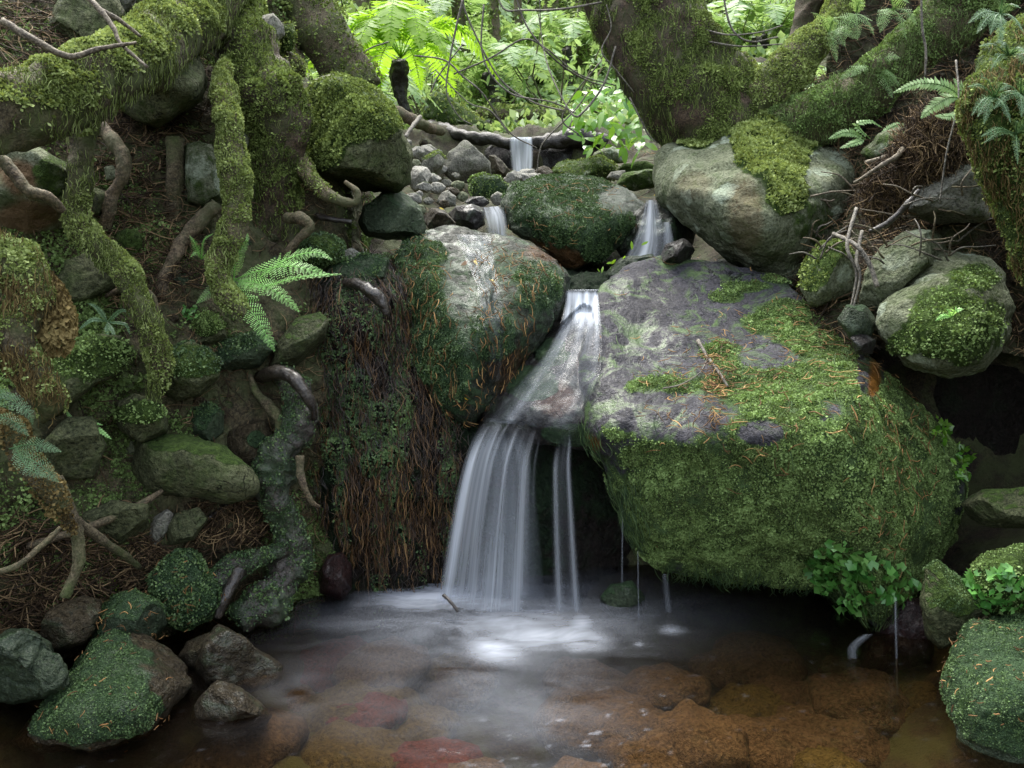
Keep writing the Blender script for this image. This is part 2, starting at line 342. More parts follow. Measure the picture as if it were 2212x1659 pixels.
def rock(name, label, outline, Y, depth=None, front=None, eps=40, mat='greyrock', lvl=5, k=.8, rd=.06, chop=9, rough=.03, seed=None, moss=None, mz=None, mbase=0,
         wet=.0, wetbl=None, warmbl=None, mossmat='moss', dens=0, msize=.008, cat='rock', group=None, parent=None, tilt=0, mthr=.5, flat=1.0, mossup=.5):
    seed = seed if seed is not None else (sum(map(ord, label)) % 997)
    rg = np.random.default_rng(seed)
    D, Fc = ico(lvl)
    o = np.asarray([p[:2] for p in outline], float); c = np.array([(o[:, 0].min()+o[:, 0].max())/2, (o[:, 1].min()+o[:, 1].max())/2])
    a, b, cc = D[:, 0], D[:, 1], D[:, 2]
    th = np.arctan2(b, a); s = np.hypot(a, b); Rr = radial(outline, c, th)
    sk = s**k; ck = np.sign(cc)*np.abs(cc)**k
    px = c[0]+Rr*sk*np.cos(th); py = c[1]+Rr*sk*np.sin(th)
    wpx = float(Y)/F
    if depth is None: depth = .42*min(np.ptp(o[:, 0]), np.ptp(o[:, 1]))*wpx
    if front is not None:
        oy = np.array([p[2] if len(p) > 2 else Y for p in outline])
        fp = np.array([p[:2] for p in front], float); fy = np.array([p[2] for p in front])
        fr = rbf(np.r_[o, fp], np.r_[oy, fy], eps); bk = rbf(o, oy, 80)
        q = np.stack([px, py], 1)
        yf = fr(q)+rd*(1-np.sqrt(np.clip(1-s**8, 0, 1)))
        yb = bk(q)+rd-ck*depth
        # blend to the same rim
        Yv = np.where(cc >= 0, yf, yb)
        V = P(px, py, Yv)
    else:
        V = P(px, py, Y-ck*depth)
        if tilt: V[:, 1] += (V[:, 2]-V[:, 2].mean())*tilt
    ctr = V.mean(0)
    size = np.ptp(V, axis=0).mean()
    if chop:
        Q = V-ctr
        for _ in range(chop):
            n = rg.normal(size=3); n[1] = -abs(n[1])*1.2; n /= np.linalg.norm(n)
            d = Q@n; h = d.max()*rg.uniform(.66, .9)
            Q = Q-np.outer(np.maximum(d-h, 0)*.92, n)
        V = Q+ctr
    Fc = outward(V, Fc); N = norms(V, Fc)
    off = fbm(V+seed*.37, 2.2/size, 4, seed % 50)*rough*size*1.1+fbm(V+seed, 9/size, 3, 7)*rough*size*.35
    rdg = np.abs(vn(V+seed*.9, 3.2/size, 5)); off = off-np.clip(.12-rdg, 0, 1)*rough*size*3
    fr_ = min(1, size/.25)
    off = off+(fbm(V, 16, 4, 61)*.012+(.5-np.abs(fbm(V, 38, 3, 62)))*.006)*fr_
    V = V+N*off[:, None]
    N = norms(V, Fc)
    mm = np.full(len(V), float(mbase))
    if mz is not None: mm = np.maximum(mm, np.clip((N[:, 2]-mz)*2.5+fbm(V, 12, 3, 9)*.5, 0, 1))
    if moss: 
        bm_ = blobs(V, [x for x in moss if len(x) < 5 or x[4] > 0]); mm = np.maximum(mm, bm_)
        for x in moss:
            if len(x) > 4 and x[4] < 0: mm = mm*(1-blobs(V, [(*x[:4], 1)]))
    ww = np.full(len(V), float(wet))
    if wetbl: ww = np.clip(ww+blobs(V, wetbl), 0, 1)
    if Y < 2.3: ww = np.maximum(ww, np.clip((.045-V[:, 2]+fbm(V, 30, 2, 5)*.012)/.02, 0, 1)); mm = mm*(1-np.clip((.02-V[:, 2]+fbm(V, 30, 2, 5)*.012)/.015, 0, 1))
    wa = blobs(V, warmbl) if warmbl else np.zeros(len(V))
    ob = mk(name, V, Fc, M[mat], parent=parent, attrs={'moss': mm, 'wet': ww, 'warm': wa})
    if parent is None: tag(ob, label, cat, group)
    if dens: add_moss(ob, V, Fc, N, np.clip((mm-mthr)*3, 0, 1), dens, msize, mossmat, seed, up=mossup)
    SURF.setdefault(label, (V, Fc, N, mm))
    return ob
def sample(V, Fc, N, mask, dens, rg, front=True):
    a, b, c = V[Fc[:, 0]], V[Fc[:, 1]], V[Fc[:, 2]]
    ar = np.linalg.norm(np.cross(b-a, c-a), axis=1)/2
    w = ar*mask[Fc[:, :3]].mean(1)
    if front:   # only the half that can be seen from the camera's side of the stream
        cen = (a+b+c)/3; nn_ = N[Fc[:, 0]]; vd = np.array([0, 0, CAMZ+.2])-cen; vd /= np.linalg.norm(vd, axis=1, keepdims=True)
        w = w*((nn_*vd).sum(1) > -.25)
    tot = w.sum(); n = int(tot*dens)
    if n < 3: return None
    idx = rg.choice(len(Fc), n, p=w/tot)
    r1 = np.sqrt(rg.random(n))[:, None]; r2 = rg.random(n)[:, None]
    p = a[idx]*(1-r1)+b[idx]*r1*(1-r2)+c[idx]*r1*r2
    return p, N[Fc[idx, 0]]
def leaflets(p, n, size, rg, up=.5, droop=0, asp=.42, lift=.0):
    k = len(p); t = rg.normal(size=(k, 3)); t -= (t*n).sum(1, keepdims=True)*n; t /= np.linalg.norm(t, axis=1, keepdims=True)
    a = n*(up*rg.uniform(.4, 1.4, (k, 1)))+t*rg.uniform(.4, 1, (k, 1)); a[:, 2] -= droop; a /= np.linalg.norm(a, axis=1, keepdims=True)
    L = size*rg.uniform(.6, 1.5, (k, 1))
    cl = .6+.9*np.clip(vn(p, 1/(size*4.5), 4)[:, None]*.5+.5, 0, 1); L = L*cl
    c2 = vn(p, 1/(size*16), 9)[:, None]; p = p+n*(.5+c2)*size*1.1; L = L*(1+.25*c2)
    w = np.cross(a, rg.normal(size=(k, 3))); w /= np.linalg.norm(w, axis=1, keepdims=True); w = w*L*asp
    base = p+n*(cl-1)*size*1.2+n*lift
    V = np.stack([base, base+a*L*.55+w, base+a*L, base+a*L*.55-w], 1).reshape(-1, 3)
    v = np.clip(rg.normal(.5, .24, k)+(cl[:, 0]-1)*.5+c2[:, 0]*.22, 0, 1)  # leaflets in gaps between cushions get a darker tone, as painted shade
    return V, np.arange(4*k).reshape(-1, 4), np.repeat(v, 4)
def add_moss(ob, V, Fc, N, mask, dens, size, mat, seed=1, up=.5, droop=0, name='moss'):
    if size > .0045 and size < .015: dens *= 1.7; size *= .75
    rg = np.random.default_rng(seed+5)
    mask = mask*np.clip(.75+fbm(V, 30, 2, 11)*1.1, 0, 1)
    s = sample(V, Fc, N, mask, dens, rg)
    if s is None: return
    lv, lf, at = leaflets(s[0], s[1], size, rg, up, droop)
    o = mk(name, lv, lf, M[mat], parent=ob, origin=org(ob), smooth=False, attrs={'v': at})
    return o
def catmull(pts, n):
    p = np.asarray(pts, float); p = np.vstack([2*p[0]-p[1], p, 2*p[-1]-p[-2]]); out = []
    for i in range(1, len(p)-2):
        for t in np.linspace(0, 1, n, endpoint=False):
            out.append(.5*((2*p[i])+(-p[i-1]+p[i+1])*t+(2*p[i-1]-5*p[i]+4*p[i+1]-p[i+2])*t*t+(-p[i-1]+3*p[i]-3*p[i+1]+p[i+2])*t**3))
    out.append(p[-2]); return np.array(out)
def tube_geo(C, r, sides=12):
    T = np.gradient(C, axis=0); T /= np.maximum(np.linalg.norm(T, axis=1, keepdims=True), 1e-9)
    up = np.array([.3, -.9, .25]); n = np.cross(T, up); n /= np.maximum(np.linalg.norm(n, axis=1, keepdims=True), 1e-6)
    for i in range(1, len(n)):
        if (n[i]*n[i-1]).sum() < 0: n[i] *= -1
    b = np.cross(T, n); th = np.arange(sides)*2*math.pi/sides
    V = C[:, None]+(n[:, None]*np.cos(th)[None, :, None]+b[:, None]*np.sin(th)[None, :, None])*r[:, None, None]
    m = len(C); V = V.reshape(-1, 3)
    i, j = np.meshgrid(np.arange(m-1), np.arange(sides), indexing='ij'); i = i.ravel(); j = j.ravel(); j2 = (j+1) % sides
    Fc = np.stack([i*sides+j, i*sides+j2, (i+1)*sides+j2, (i+1)*sides+j], 1)
    cap = len(V); V = np.vstack([V, C[0], C[-1]]); js = np.arange(sides); jn = (js+1) % sides
    Fc = np.vstack([Fc, np.stack([jn, js, np.full(sides, cap), np.full(sides, cap)], 1), np.stack([(m-1)*sides+js, (m-1)*sides+jn, np.full(sides, cap+1), np.full(sides, cap+1)], 1)])
    return V, Fc
def to_tri(Fc):
    t = np.vstack([Fc[:, [0, 1, 2]], Fc[:, [0, 2, 3]]]); return t[(t[:, 0] != t[:, 1]) & (t[:, 1] != t[:, 2]) & (t[:, 0] != t[:, 2])]
def root(name, label, pts, mat='bark', cat='root', n=10, sides=16, rough=.25, mossmat=None, dens=0, msize=.008, mz=-.2, group=None, parent=None, seed=None, mossbl=None, world=False, up=.5, droop=0, strands=0):
    """pts: (px, py, Y, radius in photo px) -> gnarled tapering limb"""
    seed = seed if seed is not None else sum(map(ord, label)) % 991
    q = np.asarray(pts, float)
    if world: C = q[:, :3]; r = q[:, 3]
    else: C = P(q[:, 0], q[:, 1], q[:, 2]); r = q[:, 3]*q[:, 2]/F
    CR = catmull(np.c_[C, r], n); C, r = CR[:, :3], np.maximum(CR[:, 3], .0008)
    V, Fc = tube_geo(C, r, sides)
    T = outward(V, to_tri(Fc)); N = norms(V, T)
    rr = np.r_[np.repeat(r, sides), r[0], r[-1]]
    sc = 1/max(r.mean(), .003)
    off = (fbm(V+seed, .4*sc, 3, seed % 40)*rough*1.7+fbm(V, 2.2*sc, 3, 3)*rough*.55+(.35-np.abs(vn(V*np.array([1, 1, .35])+seed, 1.3*sc, 8)))*rough*.5)*rr
    V = V+N*off[:, None]; N = norms(V, T)
    o = mk(name, V, T, M[mat], parent=parent)
    if parent is None: tag(o, label, cat, group)
    if dens:
        m = np.clip((N[:, 2]*.6-N[:, 1]*.25-mz)*2+fbm(V, 16, 3, seed % 30)*2.2, 0, 1)
        if mossbl: m = m*blobs(V, mossbl)
        if strands: pass
        oo = add_moss(o, V, T, N, m, dens, msize, mossmat or 'moss', seed, up, droop)
    SURF.setdefault(label, (V, T, N, np.ones(len(V))))
    return o

from mathutils.bvhtree import BVHTree
def bvh_of(items):
    vs, fs, n = [], [], 0
    for V, T in items: vs.append(V); fs.append(T+n); n += len(V)
    return BVHTree.FromPolygons(np.vstack(vs).tolist(), np.vstack(fs).tolist())
def hit(px, py, lift=.004, tree=None):
    d = P(px, py, 1.0)-np.array([0, 0, CAMZ]); d = Vector(d).normalized()
    h = (tree or ALL).ray_cast(Vector((0, 0, CAMZ)), d)
    if h[0] is None: return P(px, py, 3.0), np.array([0, 0, 1.0])
    n = np.array(h[1]); n = n if n@np.array(d) < 0 else -n
    return np.array(h[0])+n*lift, n
# ------------------------------------------------------------------ ground: one sheet lofted along the stream
ST = [(-.6, [(-7, 4.5), (-3.2, 2.5), (-2.2, 1.3), (-1.6, .4), (-1.2, 0), (-1, -.16), (0, -.25), (1, -.16), (1.2, 0), (1.5, .3), (2.0, 1), (3, 1.8), (7, 3.5)]),
 (.9, [(-6, 4.5), (-2.4, 2.3), (-1.7, 1.2), (-1.3, .4), (-1.0, .02), (-.85, -.12), (0, -.24), (.8, -.15), (1.05, 0), (1.25, .25), (1.6, 1), (2.4, 1.9), (7, 3.5)]),
 (1.35, [(-6, 4.5), (-2.0, 2.2), (-1.4, 1.2), (-1.1, .4), (-.9, .04), (-.72, -.08), (0, -.24), (.8, -.15), (1.0, .0), (1.2, .2), (1.45, .9), (2.2, 1.9), (7, 3.6)]),
 (1.8, [(-6, 4.6), (-1.8, 2.1), (-1.3, 1.2), (-1.0, .5), (-.82, .12), (-.6, -.06), (0, -.24), (.8, -.15), (1.1, .0), (1.4, .2), (1.7, .9), (2.3, 1.9), (7, 3.7)]),
 (2.1, [(-6, 4.7), (-1.7, 2.1), (-1.2, 1.25), (-.92, .65), (-.75, .3), (-.5, -.05), (0, -.24), (.8, -.15), (1.2, .0), (1.5, .2), (1.8, .9), (2.4, 1.9), (7, 3.8)]),
 (2.28, [(-6, 4.7), (-1.65, 2.1), (-1.15, 1.3), (-.85, .85), (-.65, .6), (-.5, .35), (0, .0), (.8, -.1), (1.2, .0), (1.5, .2), (1.8, .9), (2.4, 1.9), (7, 3.8)]),
 (2.42, [(-6, 4.7), (-1.7, 2.1), (-1.15, 1.35), (-.85, 1.0), (-.6, .8), (-.4, .6), (0, .5), (.6, .45), (1.0, .5), (1.4, .6), (1.8, 1.0), (2.4, 1.9), (7, 3.8)]),
 (2.9, [(-6, 4.8), (-2, 2.3), (-1.3, 1.5), (-.9, 1.2), (-.6, .95), (-.35, .82), (0, .76), (.5, .76), (.9, .82), (1.3, 1.0), (1.7, 1.3), (2.4, 2.1), (7, 3.9)]),
 (3.6, [(-6, 5), (-2.2, 2.5), (-1.4, 1.8), (-.9, 1.4), (-.6, 1.22), (-.35, 1.1), (0, 1.06), (.4, 1.08), (.8, 1.15), (1.2, 1.3), (1.7, 1.6), (2.5, 2.2), (7, 4.0)]),
 (4.6, [(-6, 5.5), (-2.6, 2.8), (-1.7, 2.1), (-1.1, 1.65), (-.7, 1.5), (-.4, 1.38), (0, 1.33), (.4, 1.36), (.9, 1.48), (1.4, 1.65), (2.0, 2.0), (3, 2.6), (7, 4.3)]),
 (5.5, [(-7, 6), (-3, 3.1), (-2, 2.4), (-1.2, 1.95), (-.7, 1.75), (-.3, 1.6), (.1, 1.52), (.5, 1.56), (1.0, 1.72), (1.6, 1.95), (2.2, 2.3), (3.4, 3.0), (8, 5)]),
 (5.8, [(-7, 6), (-3, 3.2), (-2, 2.5), (-1.2, 2.1), (-.7, 1.95), (-.3, 1.88), (.1, 1.84), (.5, 1.88), (1.0, 1.98), (1.6, 2.15), (2.2, 2.4), (3.4, 3.1), (8, 5)]),
 (7.5, [(-9, 7), (-4, 4), (-2.6, 3.0), (-1.5, 2.45), (-.8, 2.2), (-.3, 2.12), (.1, 2.1), (.6, 2.15), (1.2, 2.35), (2, 2.7), (3, 3.2), (4.6, 4.2), (10, 6.5)]),
 (11, [(-12, 9), (-6, 6), (-4, 4.9), (-2.4, 4.2), (-1.2, 3.8), (-.4, 3.6), (.3, 3.6), (1, 3.7), (2, 4.0), (3, 4.4), (4.5, 5), (7, 6.2), (14, 9)]),
 (17, [(-18, 13), (-9, 10), (-6, 8.6), (-3.6, 7.8), (-1.6, 7.4), (-.4, 7.2), (.6, 7.2), (2, 7.4), (3.5, 7.8), (5, 8.3), (7, 9), (10, 10.5), (20, 13)]),
 (28, [(-26, 20), (-14, 17), (-9, 15.8), (-5, 15.2), (-2, 15), (-.5, 15), (1, 15), (3, 15.2), (5, 15.6), (8, 16), (11, 16.6), (15, 17.5), (30, 20)])]
def build_ground():
    ys = np.array([s[0] for s in ST]); prof = np.array([s[1] for s in ST])   # (S,13,2)
    prof[ys < 2.3, :5, 0] -= .45; prof[ys < 2.3, 5, 0] -= .25; prof[(ys > 2.3) & (ys < 2.6), :5, 0] -= .2
    yy = np.unique(np.r_[np.arange(-.6, 1.2, .06), np.arange(1.2, 3.2, .018), np.arange(3.2, 6.2, .04), np.arange(6.2, 12, .12), np.arange(12, 28.1, .5)])
    nu = 420; uu = np.linspace(0, 12, nu); u0 = np.minimum(uu.astype(int), 11); ut = uu-u0
    p = np.array([[np.interp(yy, ys, prof[:, j, k]) for k in (0, 1)] for j in range(13)])  # 13,2,len
    X = p[u0, 0]*(1-ut)[:, None]+p[u0+1, 0]*ut[:, None]; Z = p[u0, 1]*(1-ut)[:, None]+p[u0+1, 1]*ut[:, None]
    V = np.stack([X, np.broadcast_to(yy, X.shape), Z], -1); nY = len(yy); V = V.reshape(-1, 3)
    i, j = np.meshgrid(np.arange(nu-1), np.arange(nY-1), indexing='ij'); i = i.ravel(); j = j.ravel()
    Fc = np.stack([i*nY+j, (i+1)*nY+j, (i+1)*nY+j+1, i*nY+j+1], 1); T = to_tri(Fc); N = norms(V, T)
    far = np.clip((V[:, 1]-2)/6, 0, 1)
    V = V+N*(fbm(V, 3.5, 5, 2)*(.07+.25*far)+fbm(V, 22, 3, 8)*.014)[:, None]
    o = mk('ground', V, Fc, M['soil'], origin=np.zeros(3)); tag(o, 'brown litter covered soil of the gully banks and stream bed', None, None, 'structure')
    N = norms(V, T); return V, T, N if N[:, 2].mean() > 0 else -N
GV, GT, GN = build_ground()
def ground_z(x, y):
    """height of the ground sheet at (x, y): nearest vertex"""
    d = (GV[:, 0]-x)**2+(GV[:, 1]-y)**2; k = np.argpartition(d, 4)[:4]; return float(GV[k, 2].mean())

def bank(label, x0, x1, y0, y1, pts, nx, ny, eps=60, mat='soil', amp=.02, seed=1, moss=None, msize=.006, dens=0, edge=.5, mossmat='moss', cut=None, near=0):
    f0 = rbf([p[:2] for p in pts], [p[2] for p in pts], eps); f = lambda q: f0(q)-near*np.clip((1150-q[:, 1])/200, -.6, 1)
    X, Y_ = np.meshgrid(np.linspace(x0, x1, nx), np.linspace(y0, y1, ny), indexing='ij'); X = X.ravel(); Y_ = Y_.ravel()
    e = np.minimum(np.minimum((X-x0)/(x1-x0), (x1-X)/(x1-x0))*4, np.minimum((Y_-y0)/(y1-y0), 9)*6); e = np.clip(1-e*3, 0, 1)
    V = P(X, Y_, f(np.stack([X, Y_], 1))+e**2*edge)
    i, j = np.meshgrid(np.arange(nx-1), np.arange(ny-1), indexing='ij'); i = i.ravel(); j = j.ravel()
    T = to_tri(np.stack([i*ny+j, i*ny+j+1, (i+1)*ny+j+1, (i+1)*ny+j], 1)); N = norms(V, T)
    if cut: cx, cy = proj(V); T = T[~cut(cx, cy)[T].any(1)]
    if N[:, 1].mean() > 0: T = T[:, ::-1].copy(); N = -N
    V = V+N*(fbm(V, 5, 5, seed)*amp*2+fbm(V, 24, 4, seed+2)*amp+np.abs(fbm(V, 60, 2, 3))*amp*.4)[:, None]; N = norms(V, T)
    n = len(V); o = mk('bank', V, T, M[mat], attrs={'moss': np.clip(fbm(V, 5, 4, 77)*1.2+.35, 0, 1), 'wet': np.zeros(n), 'warm': np.zeros(n)})
    tag(o, label, None, None, 'structure'); SURF[label] = (V, T, N, np.ones(n))
    return o, V, T, N
_, LV, LT, LN = bank('eroded brown bank of soil and roots on the left', -420, 800, -260, 1480,
 [(-420, -260, 2.2), (-100, 0, 2.15), (200, 0, 2.4), (420, 0, 2.6), (650, 0, 3.3), (780, 150, 3.6), (-200, 300, 1.85), (60, 300, 2.0), (300, 330, 2.15), (420, 380, 2.18), (600, 300, 2.4), (750, 400, 2.6), (650, 520, 2.35), (780, 520, 2.55), (-200, 600, 1.75), (50, 600, 1.9), (250, 560, 2.02),
  (420, 600, 2.08), (600, 620, 2.18), (50, 800, 1.75), (250, 800, 1.88), (450, 800, 2.0), (620, 820, 2.1), (780, 800, 2.2), (-200, 950, 1.55), (80, 1000, 1.68), (300, 1000, 1.85), (500, 1000, 1.98), (640, 1050, 2.1), (780, 1050, 2.16), (-200, 1150, 1.42), (100, 1150, 1.66), (300, 1150, 1.77),
  (480, 1150, 1.88), (620, 1200, 2.0), (780, 1250, 2.12), (-200, 1300, 1.38), (80, 1290, 1.60), (250, 1270, 1.70), (400, 1250, 1.82), (-300, 1480, 1.2), (60, 1400, 1.62), (200, 1400, 1.68), (350, 1370, 1.76), (500, 1340, 1.9), (0, 1480, 1.60), (300, 1480, 1.75), (600, 1440, 1.95)],
 420, 480, amp=.022, seed=31, mat='banksoil', cut=lambda x, y: (x > 650) & (y < 185), near=.045)
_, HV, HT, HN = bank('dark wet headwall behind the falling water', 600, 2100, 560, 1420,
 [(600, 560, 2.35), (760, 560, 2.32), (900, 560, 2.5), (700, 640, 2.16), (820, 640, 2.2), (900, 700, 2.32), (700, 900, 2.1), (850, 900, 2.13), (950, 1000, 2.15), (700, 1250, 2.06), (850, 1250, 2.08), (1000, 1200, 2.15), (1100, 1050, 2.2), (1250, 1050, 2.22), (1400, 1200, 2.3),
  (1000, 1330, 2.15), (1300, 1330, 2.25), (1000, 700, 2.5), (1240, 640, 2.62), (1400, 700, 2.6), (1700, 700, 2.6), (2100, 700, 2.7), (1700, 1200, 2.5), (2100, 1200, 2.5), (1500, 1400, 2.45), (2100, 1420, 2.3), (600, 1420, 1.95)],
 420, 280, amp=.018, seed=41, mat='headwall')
_, RV, RT, RN = bank('litter strewn bank on the right above the boulders', 1700, 2560, -160, 760,
 [(1750, -150, 3.3), (1900, -100, 3.1), (2150, -100, 3.0), (1900, 60, 3.05), (2500, -150, 2.4), (1700, 200, 3.1), (1900, 200, 2.95), (2150, 200, 2.9), (2500, 200, 2.3), (1800, 300, 2.9), (2000, 300, 2.7), (2200, 300, 2.5), (1850, 420, 2.75), (2000, 420, 2.45), (2200, 420, 2.3), (1780, 560, 2.5), (1900, 560, 2.4), (2100, 520, 2.3), (1780, 680, 2.3), (1900, 700, 2.22), (2200, 700, 2.3), (2500, 700, 2.0)],
 300, 330, amp=.03, seed=51, cut=lambda x, y: (x < 1785) & (y < 190))

# ------------------------------------------------------------------ boulders of the falls
rock('boulder', 'huge mossy slab boulder with violet grey top, overhanging the right half of the pool',
 [(1288, 700, 2.25), (1295, 640, 2.4), (1320, 600, 2.5), (1370, 572, 2.55), (1440, 560, 2.58), (1560, 573, 2.55), (1680, 603, 2.45), (1735, 642, 2.35), (1800, 705, 2.25), (1880, 765, 2.15), (1945, 825, 2.1),
  (2005, 890, 2.08), (2060, 960, 2.05), (2088, 1040, 2.02), (2090, 1090, 2.0), (2070, 1160, 1.98), (2010, 1240, 1.92), (1965, 1300, 1.87), (1905, 1364, 1.80), (1850, 1325, 1.84), (1780, 1278, 1.92),
  (1700, 1266, 1.97), (1560, 1256, 2.0), (1430, 1232, 2.03), (1385, 1180, 2.03), (1345, 1090, 2.03), (1310, 985, 2.02), (1258, 915, 2.05), (1255, 860, 2.08), (1268, 780, 2.15)],
 2.05, depth=.45, front=[(1330, 660, 2.36), (1500, 640, 2.46), (1640, 680, 2.36), (1350, 760, 2.21), (1500, 760, 2.2), (1400, 850, 2.04), (1560, 850, 1.99), (1700, 770, 2.14), (1800, 790, 2.02),
  (1310, 940, 1.92), (1400, 955, 1.86), (1500, 962, 1.82), (1600, 962, 1.78), (1700, 930, 1.75), (1790, 880, 1.77), (1855, 830, 1.84), (1400, 992, 1.92), (1500, 998, 1.89), (1600, 998, 1.85),
  (1400, 1060, 1.92), (1500, 1060, 1.88), (1600, 1060, 1.83), (1700, 1050, 1.77), (1800, 1040, 1.73), (1875, 1020, 1.73), (1420, 1150, 1.96), (1550, 1150, 1.90), (1700, 1150, 1.84), (1800, 1150, 1.77), (1885, 1150, 1.73),
  (1500, 1225, 2.02), (1650, 1235, 1.98), (1780, 1240, 1.90), (1892, 1240, 1.75), (1898, 1310, 1.77), (1880, 920, 1.78), (1940, 920, 1.94), (1960, 1010, 1.91), (1990, 1110, 1.91), (1955, 1210, 1.87), (2040, 1050, 1.99)],
 mat='bigrock', lvl=7, k=.9, rd=.05, chop=0, rough=.032, seed=11, eps=5,
 moss=[(1700, 1100, 420, 200), (1500, 1090, 230, 120), (1850, 1150, 260, 230), (1660, 880, 150, 95), (1760, 800, 120, 90), (1790, 700, 60, 50), (1610, 620, 55, 14), (1700, 600, 60, 12), (1700, 690, 75, 45), (1560, 850, 120, 40), (1430, 835, 90, 22), (1560, 760, 55, 20), (1950, 950, 160, 200),
       (1570, 640, 40, 16), (1740, 960, 200, 60), (1420, 985, 90, 34), (1340, 935, 40, 16), (1600, 785, 60, 16), (1640, 700, 40, 22), (1450, 890, 160, 50, -1), (1640, 935, 50, 28, -1), (1660, 770, 70, 26, -1), (1880, 800, 30, 60, -.6)],
 wetbl=[(1380, 640, 90, 60, .5), (1400, 740, 90, 60, .6), (1330, 850, 60, 80, .5), (1440, 890, 100, 50, .35), (1880, 830, 30, 110)], warmbl=[(1265, 960, 30, 20), (1890, 860, 14, 90)],
 mossmat='mossgreen', dens=330000, msize=.0043, cat='boulder', mthr=.55, mossup=.4)
rock('boulder', 'wet wedge shaped boulder under the pouring water, left of the huge slab boulder',
 [(1225, 690, 2.36), (1262, 660, 2.4), (1300, 680, 2.36), (1325, 780, 2.2), (1335, 880, 2.1), (1325, 950, 2.06), (1262, 968, 2.05), (1160, 960, 2.06), (1095, 935, 2.08), (1030, 935, 2.12), (1052, 880, 2.15), (1120, 790, 2.26), (1180, 730, 2.32)],
 2.2, depth=.2, front=[(1240, 740, 2.26), (1180, 820, 2.15), (1260, 850, 2.08), (1120, 890, 2.08), (1200, 910, 2.02), (1280, 920, 2.02)],
 mat='wetrock', lvl=6, k=.9, rd=.05, chop=0, rough=.03, seed=12, wet=1, moss=[(1150, 830, 60, 40), (1190, 760, 40, 30), (1230, 940, 60, 26)], warmbl=[(1200, 860, 50, 40, .35), (1270, 800, 26, 40, .3)], cat='boulder')
rock('boulder', 'rounded wet boulder draped in orange needles, between the root curtain and the main fall',
 [(845, 560, 2.35), (862, 520, 2.45), (905, 497, 2.55), (980, 487, 2.62), (1040, 503, 2.62), (1110, 510, 2.6), (1160, 525, 2.55), (1205, 560, 2.48), (1232, 600, 2.42), (1225, 650, 2.36), (1190, 710, 2.3), (1130, 780, 2.24), (1080, 850, 2.18), (1020, 915, 2.12),
  (990, 905, 2.12), (950, 870, 2.15), (900, 800, 2.2), (865, 740, 2.24), (845, 660, 2.3)],
 2.35, depth=.3, front=[(935, 600, 2.24), (960, 680, 2.13), (985, 760, 2.07), (1005, 840, 2.05), (1000, 560, 2.4), (1080, 560, 2.43), (1120, 620, 2.28), (1040, 660, 2.17), (890, 690, 2.25), (925, 780, 2.19), (960, 850, 2.14), (1050, 760, 2.09), (1110, 720, 2.15), (880, 590, 2.33), (1180, 600, 2.36)],
 mat='mottled', lvl=7, k=.85, rd=.05, chop=0, rough=.035, seed=13, wet=.15, eps=4, wetbl=[(1030, 640, 60, 170, .4), (980, 520, 110, 40, .5)], moss=[(900, 640, 70, 160), (950, 780, 90, 110), (1160, 620, 60, 60), (1060, 720, 60, 60), (1100, 580, 60, 40, .6), (930, 550, 40, 40), (1050, 620, 150, 130, .45)],
 warmbl=[(1100, 800, 40, 60, .4), (1180, 545, 50, 22, .6), (900, 760, 40, 60, .5)], mossmat='mossdark', dens=280000, msize=.0036, cat='boulder', mthr=.6)
rock('boulder', 'dark green angular boulder above the crevice, between the two upper trickles',
 [(1088, 440, 3.0), (1110, 405, 3.1), (1160, 385, 3.2), (1220, 376, 3.25), (1300, 386, 3.25), (1372, 408, 3.15), (1398, 440, 3.05), (1392, 490, 2.95), (1350, 525, 2.9), (1290, 572, 2.82), (1240, 588, 2.8), (1200, 568, 2.85), (1165, 532, 2.88), (1125, 516, 2.9), (1095, 492, 2.95)],
 3.0, depth=.35, front=[(1160, 440, 2.88), (1250, 420, 2.98), (1330, 440, 2.92), (1200, 490, 2.76), (1290, 500, 2.74), (1240, 545, 2.74), (1340, 480, 2.84)],
 mat='algae', lvl=6, k=.85, rd=.06, chop=0, rough=.04, seed=14, moss=[(1230, 420, 140, 50), (1160, 450, 60, 50), (1260, 480, 120, 60), (1290, 540, 40, 30), (1340, 430, 50, 30, -.7)], wet=.5, wetbl=[(1370, 470, 30, 50)], warmbl=[(1185, 535, 60, 24), (1230, 560, 50, 20)],
 mossmat='velvet', dens=170000, msize=.0042, cat='boulder')
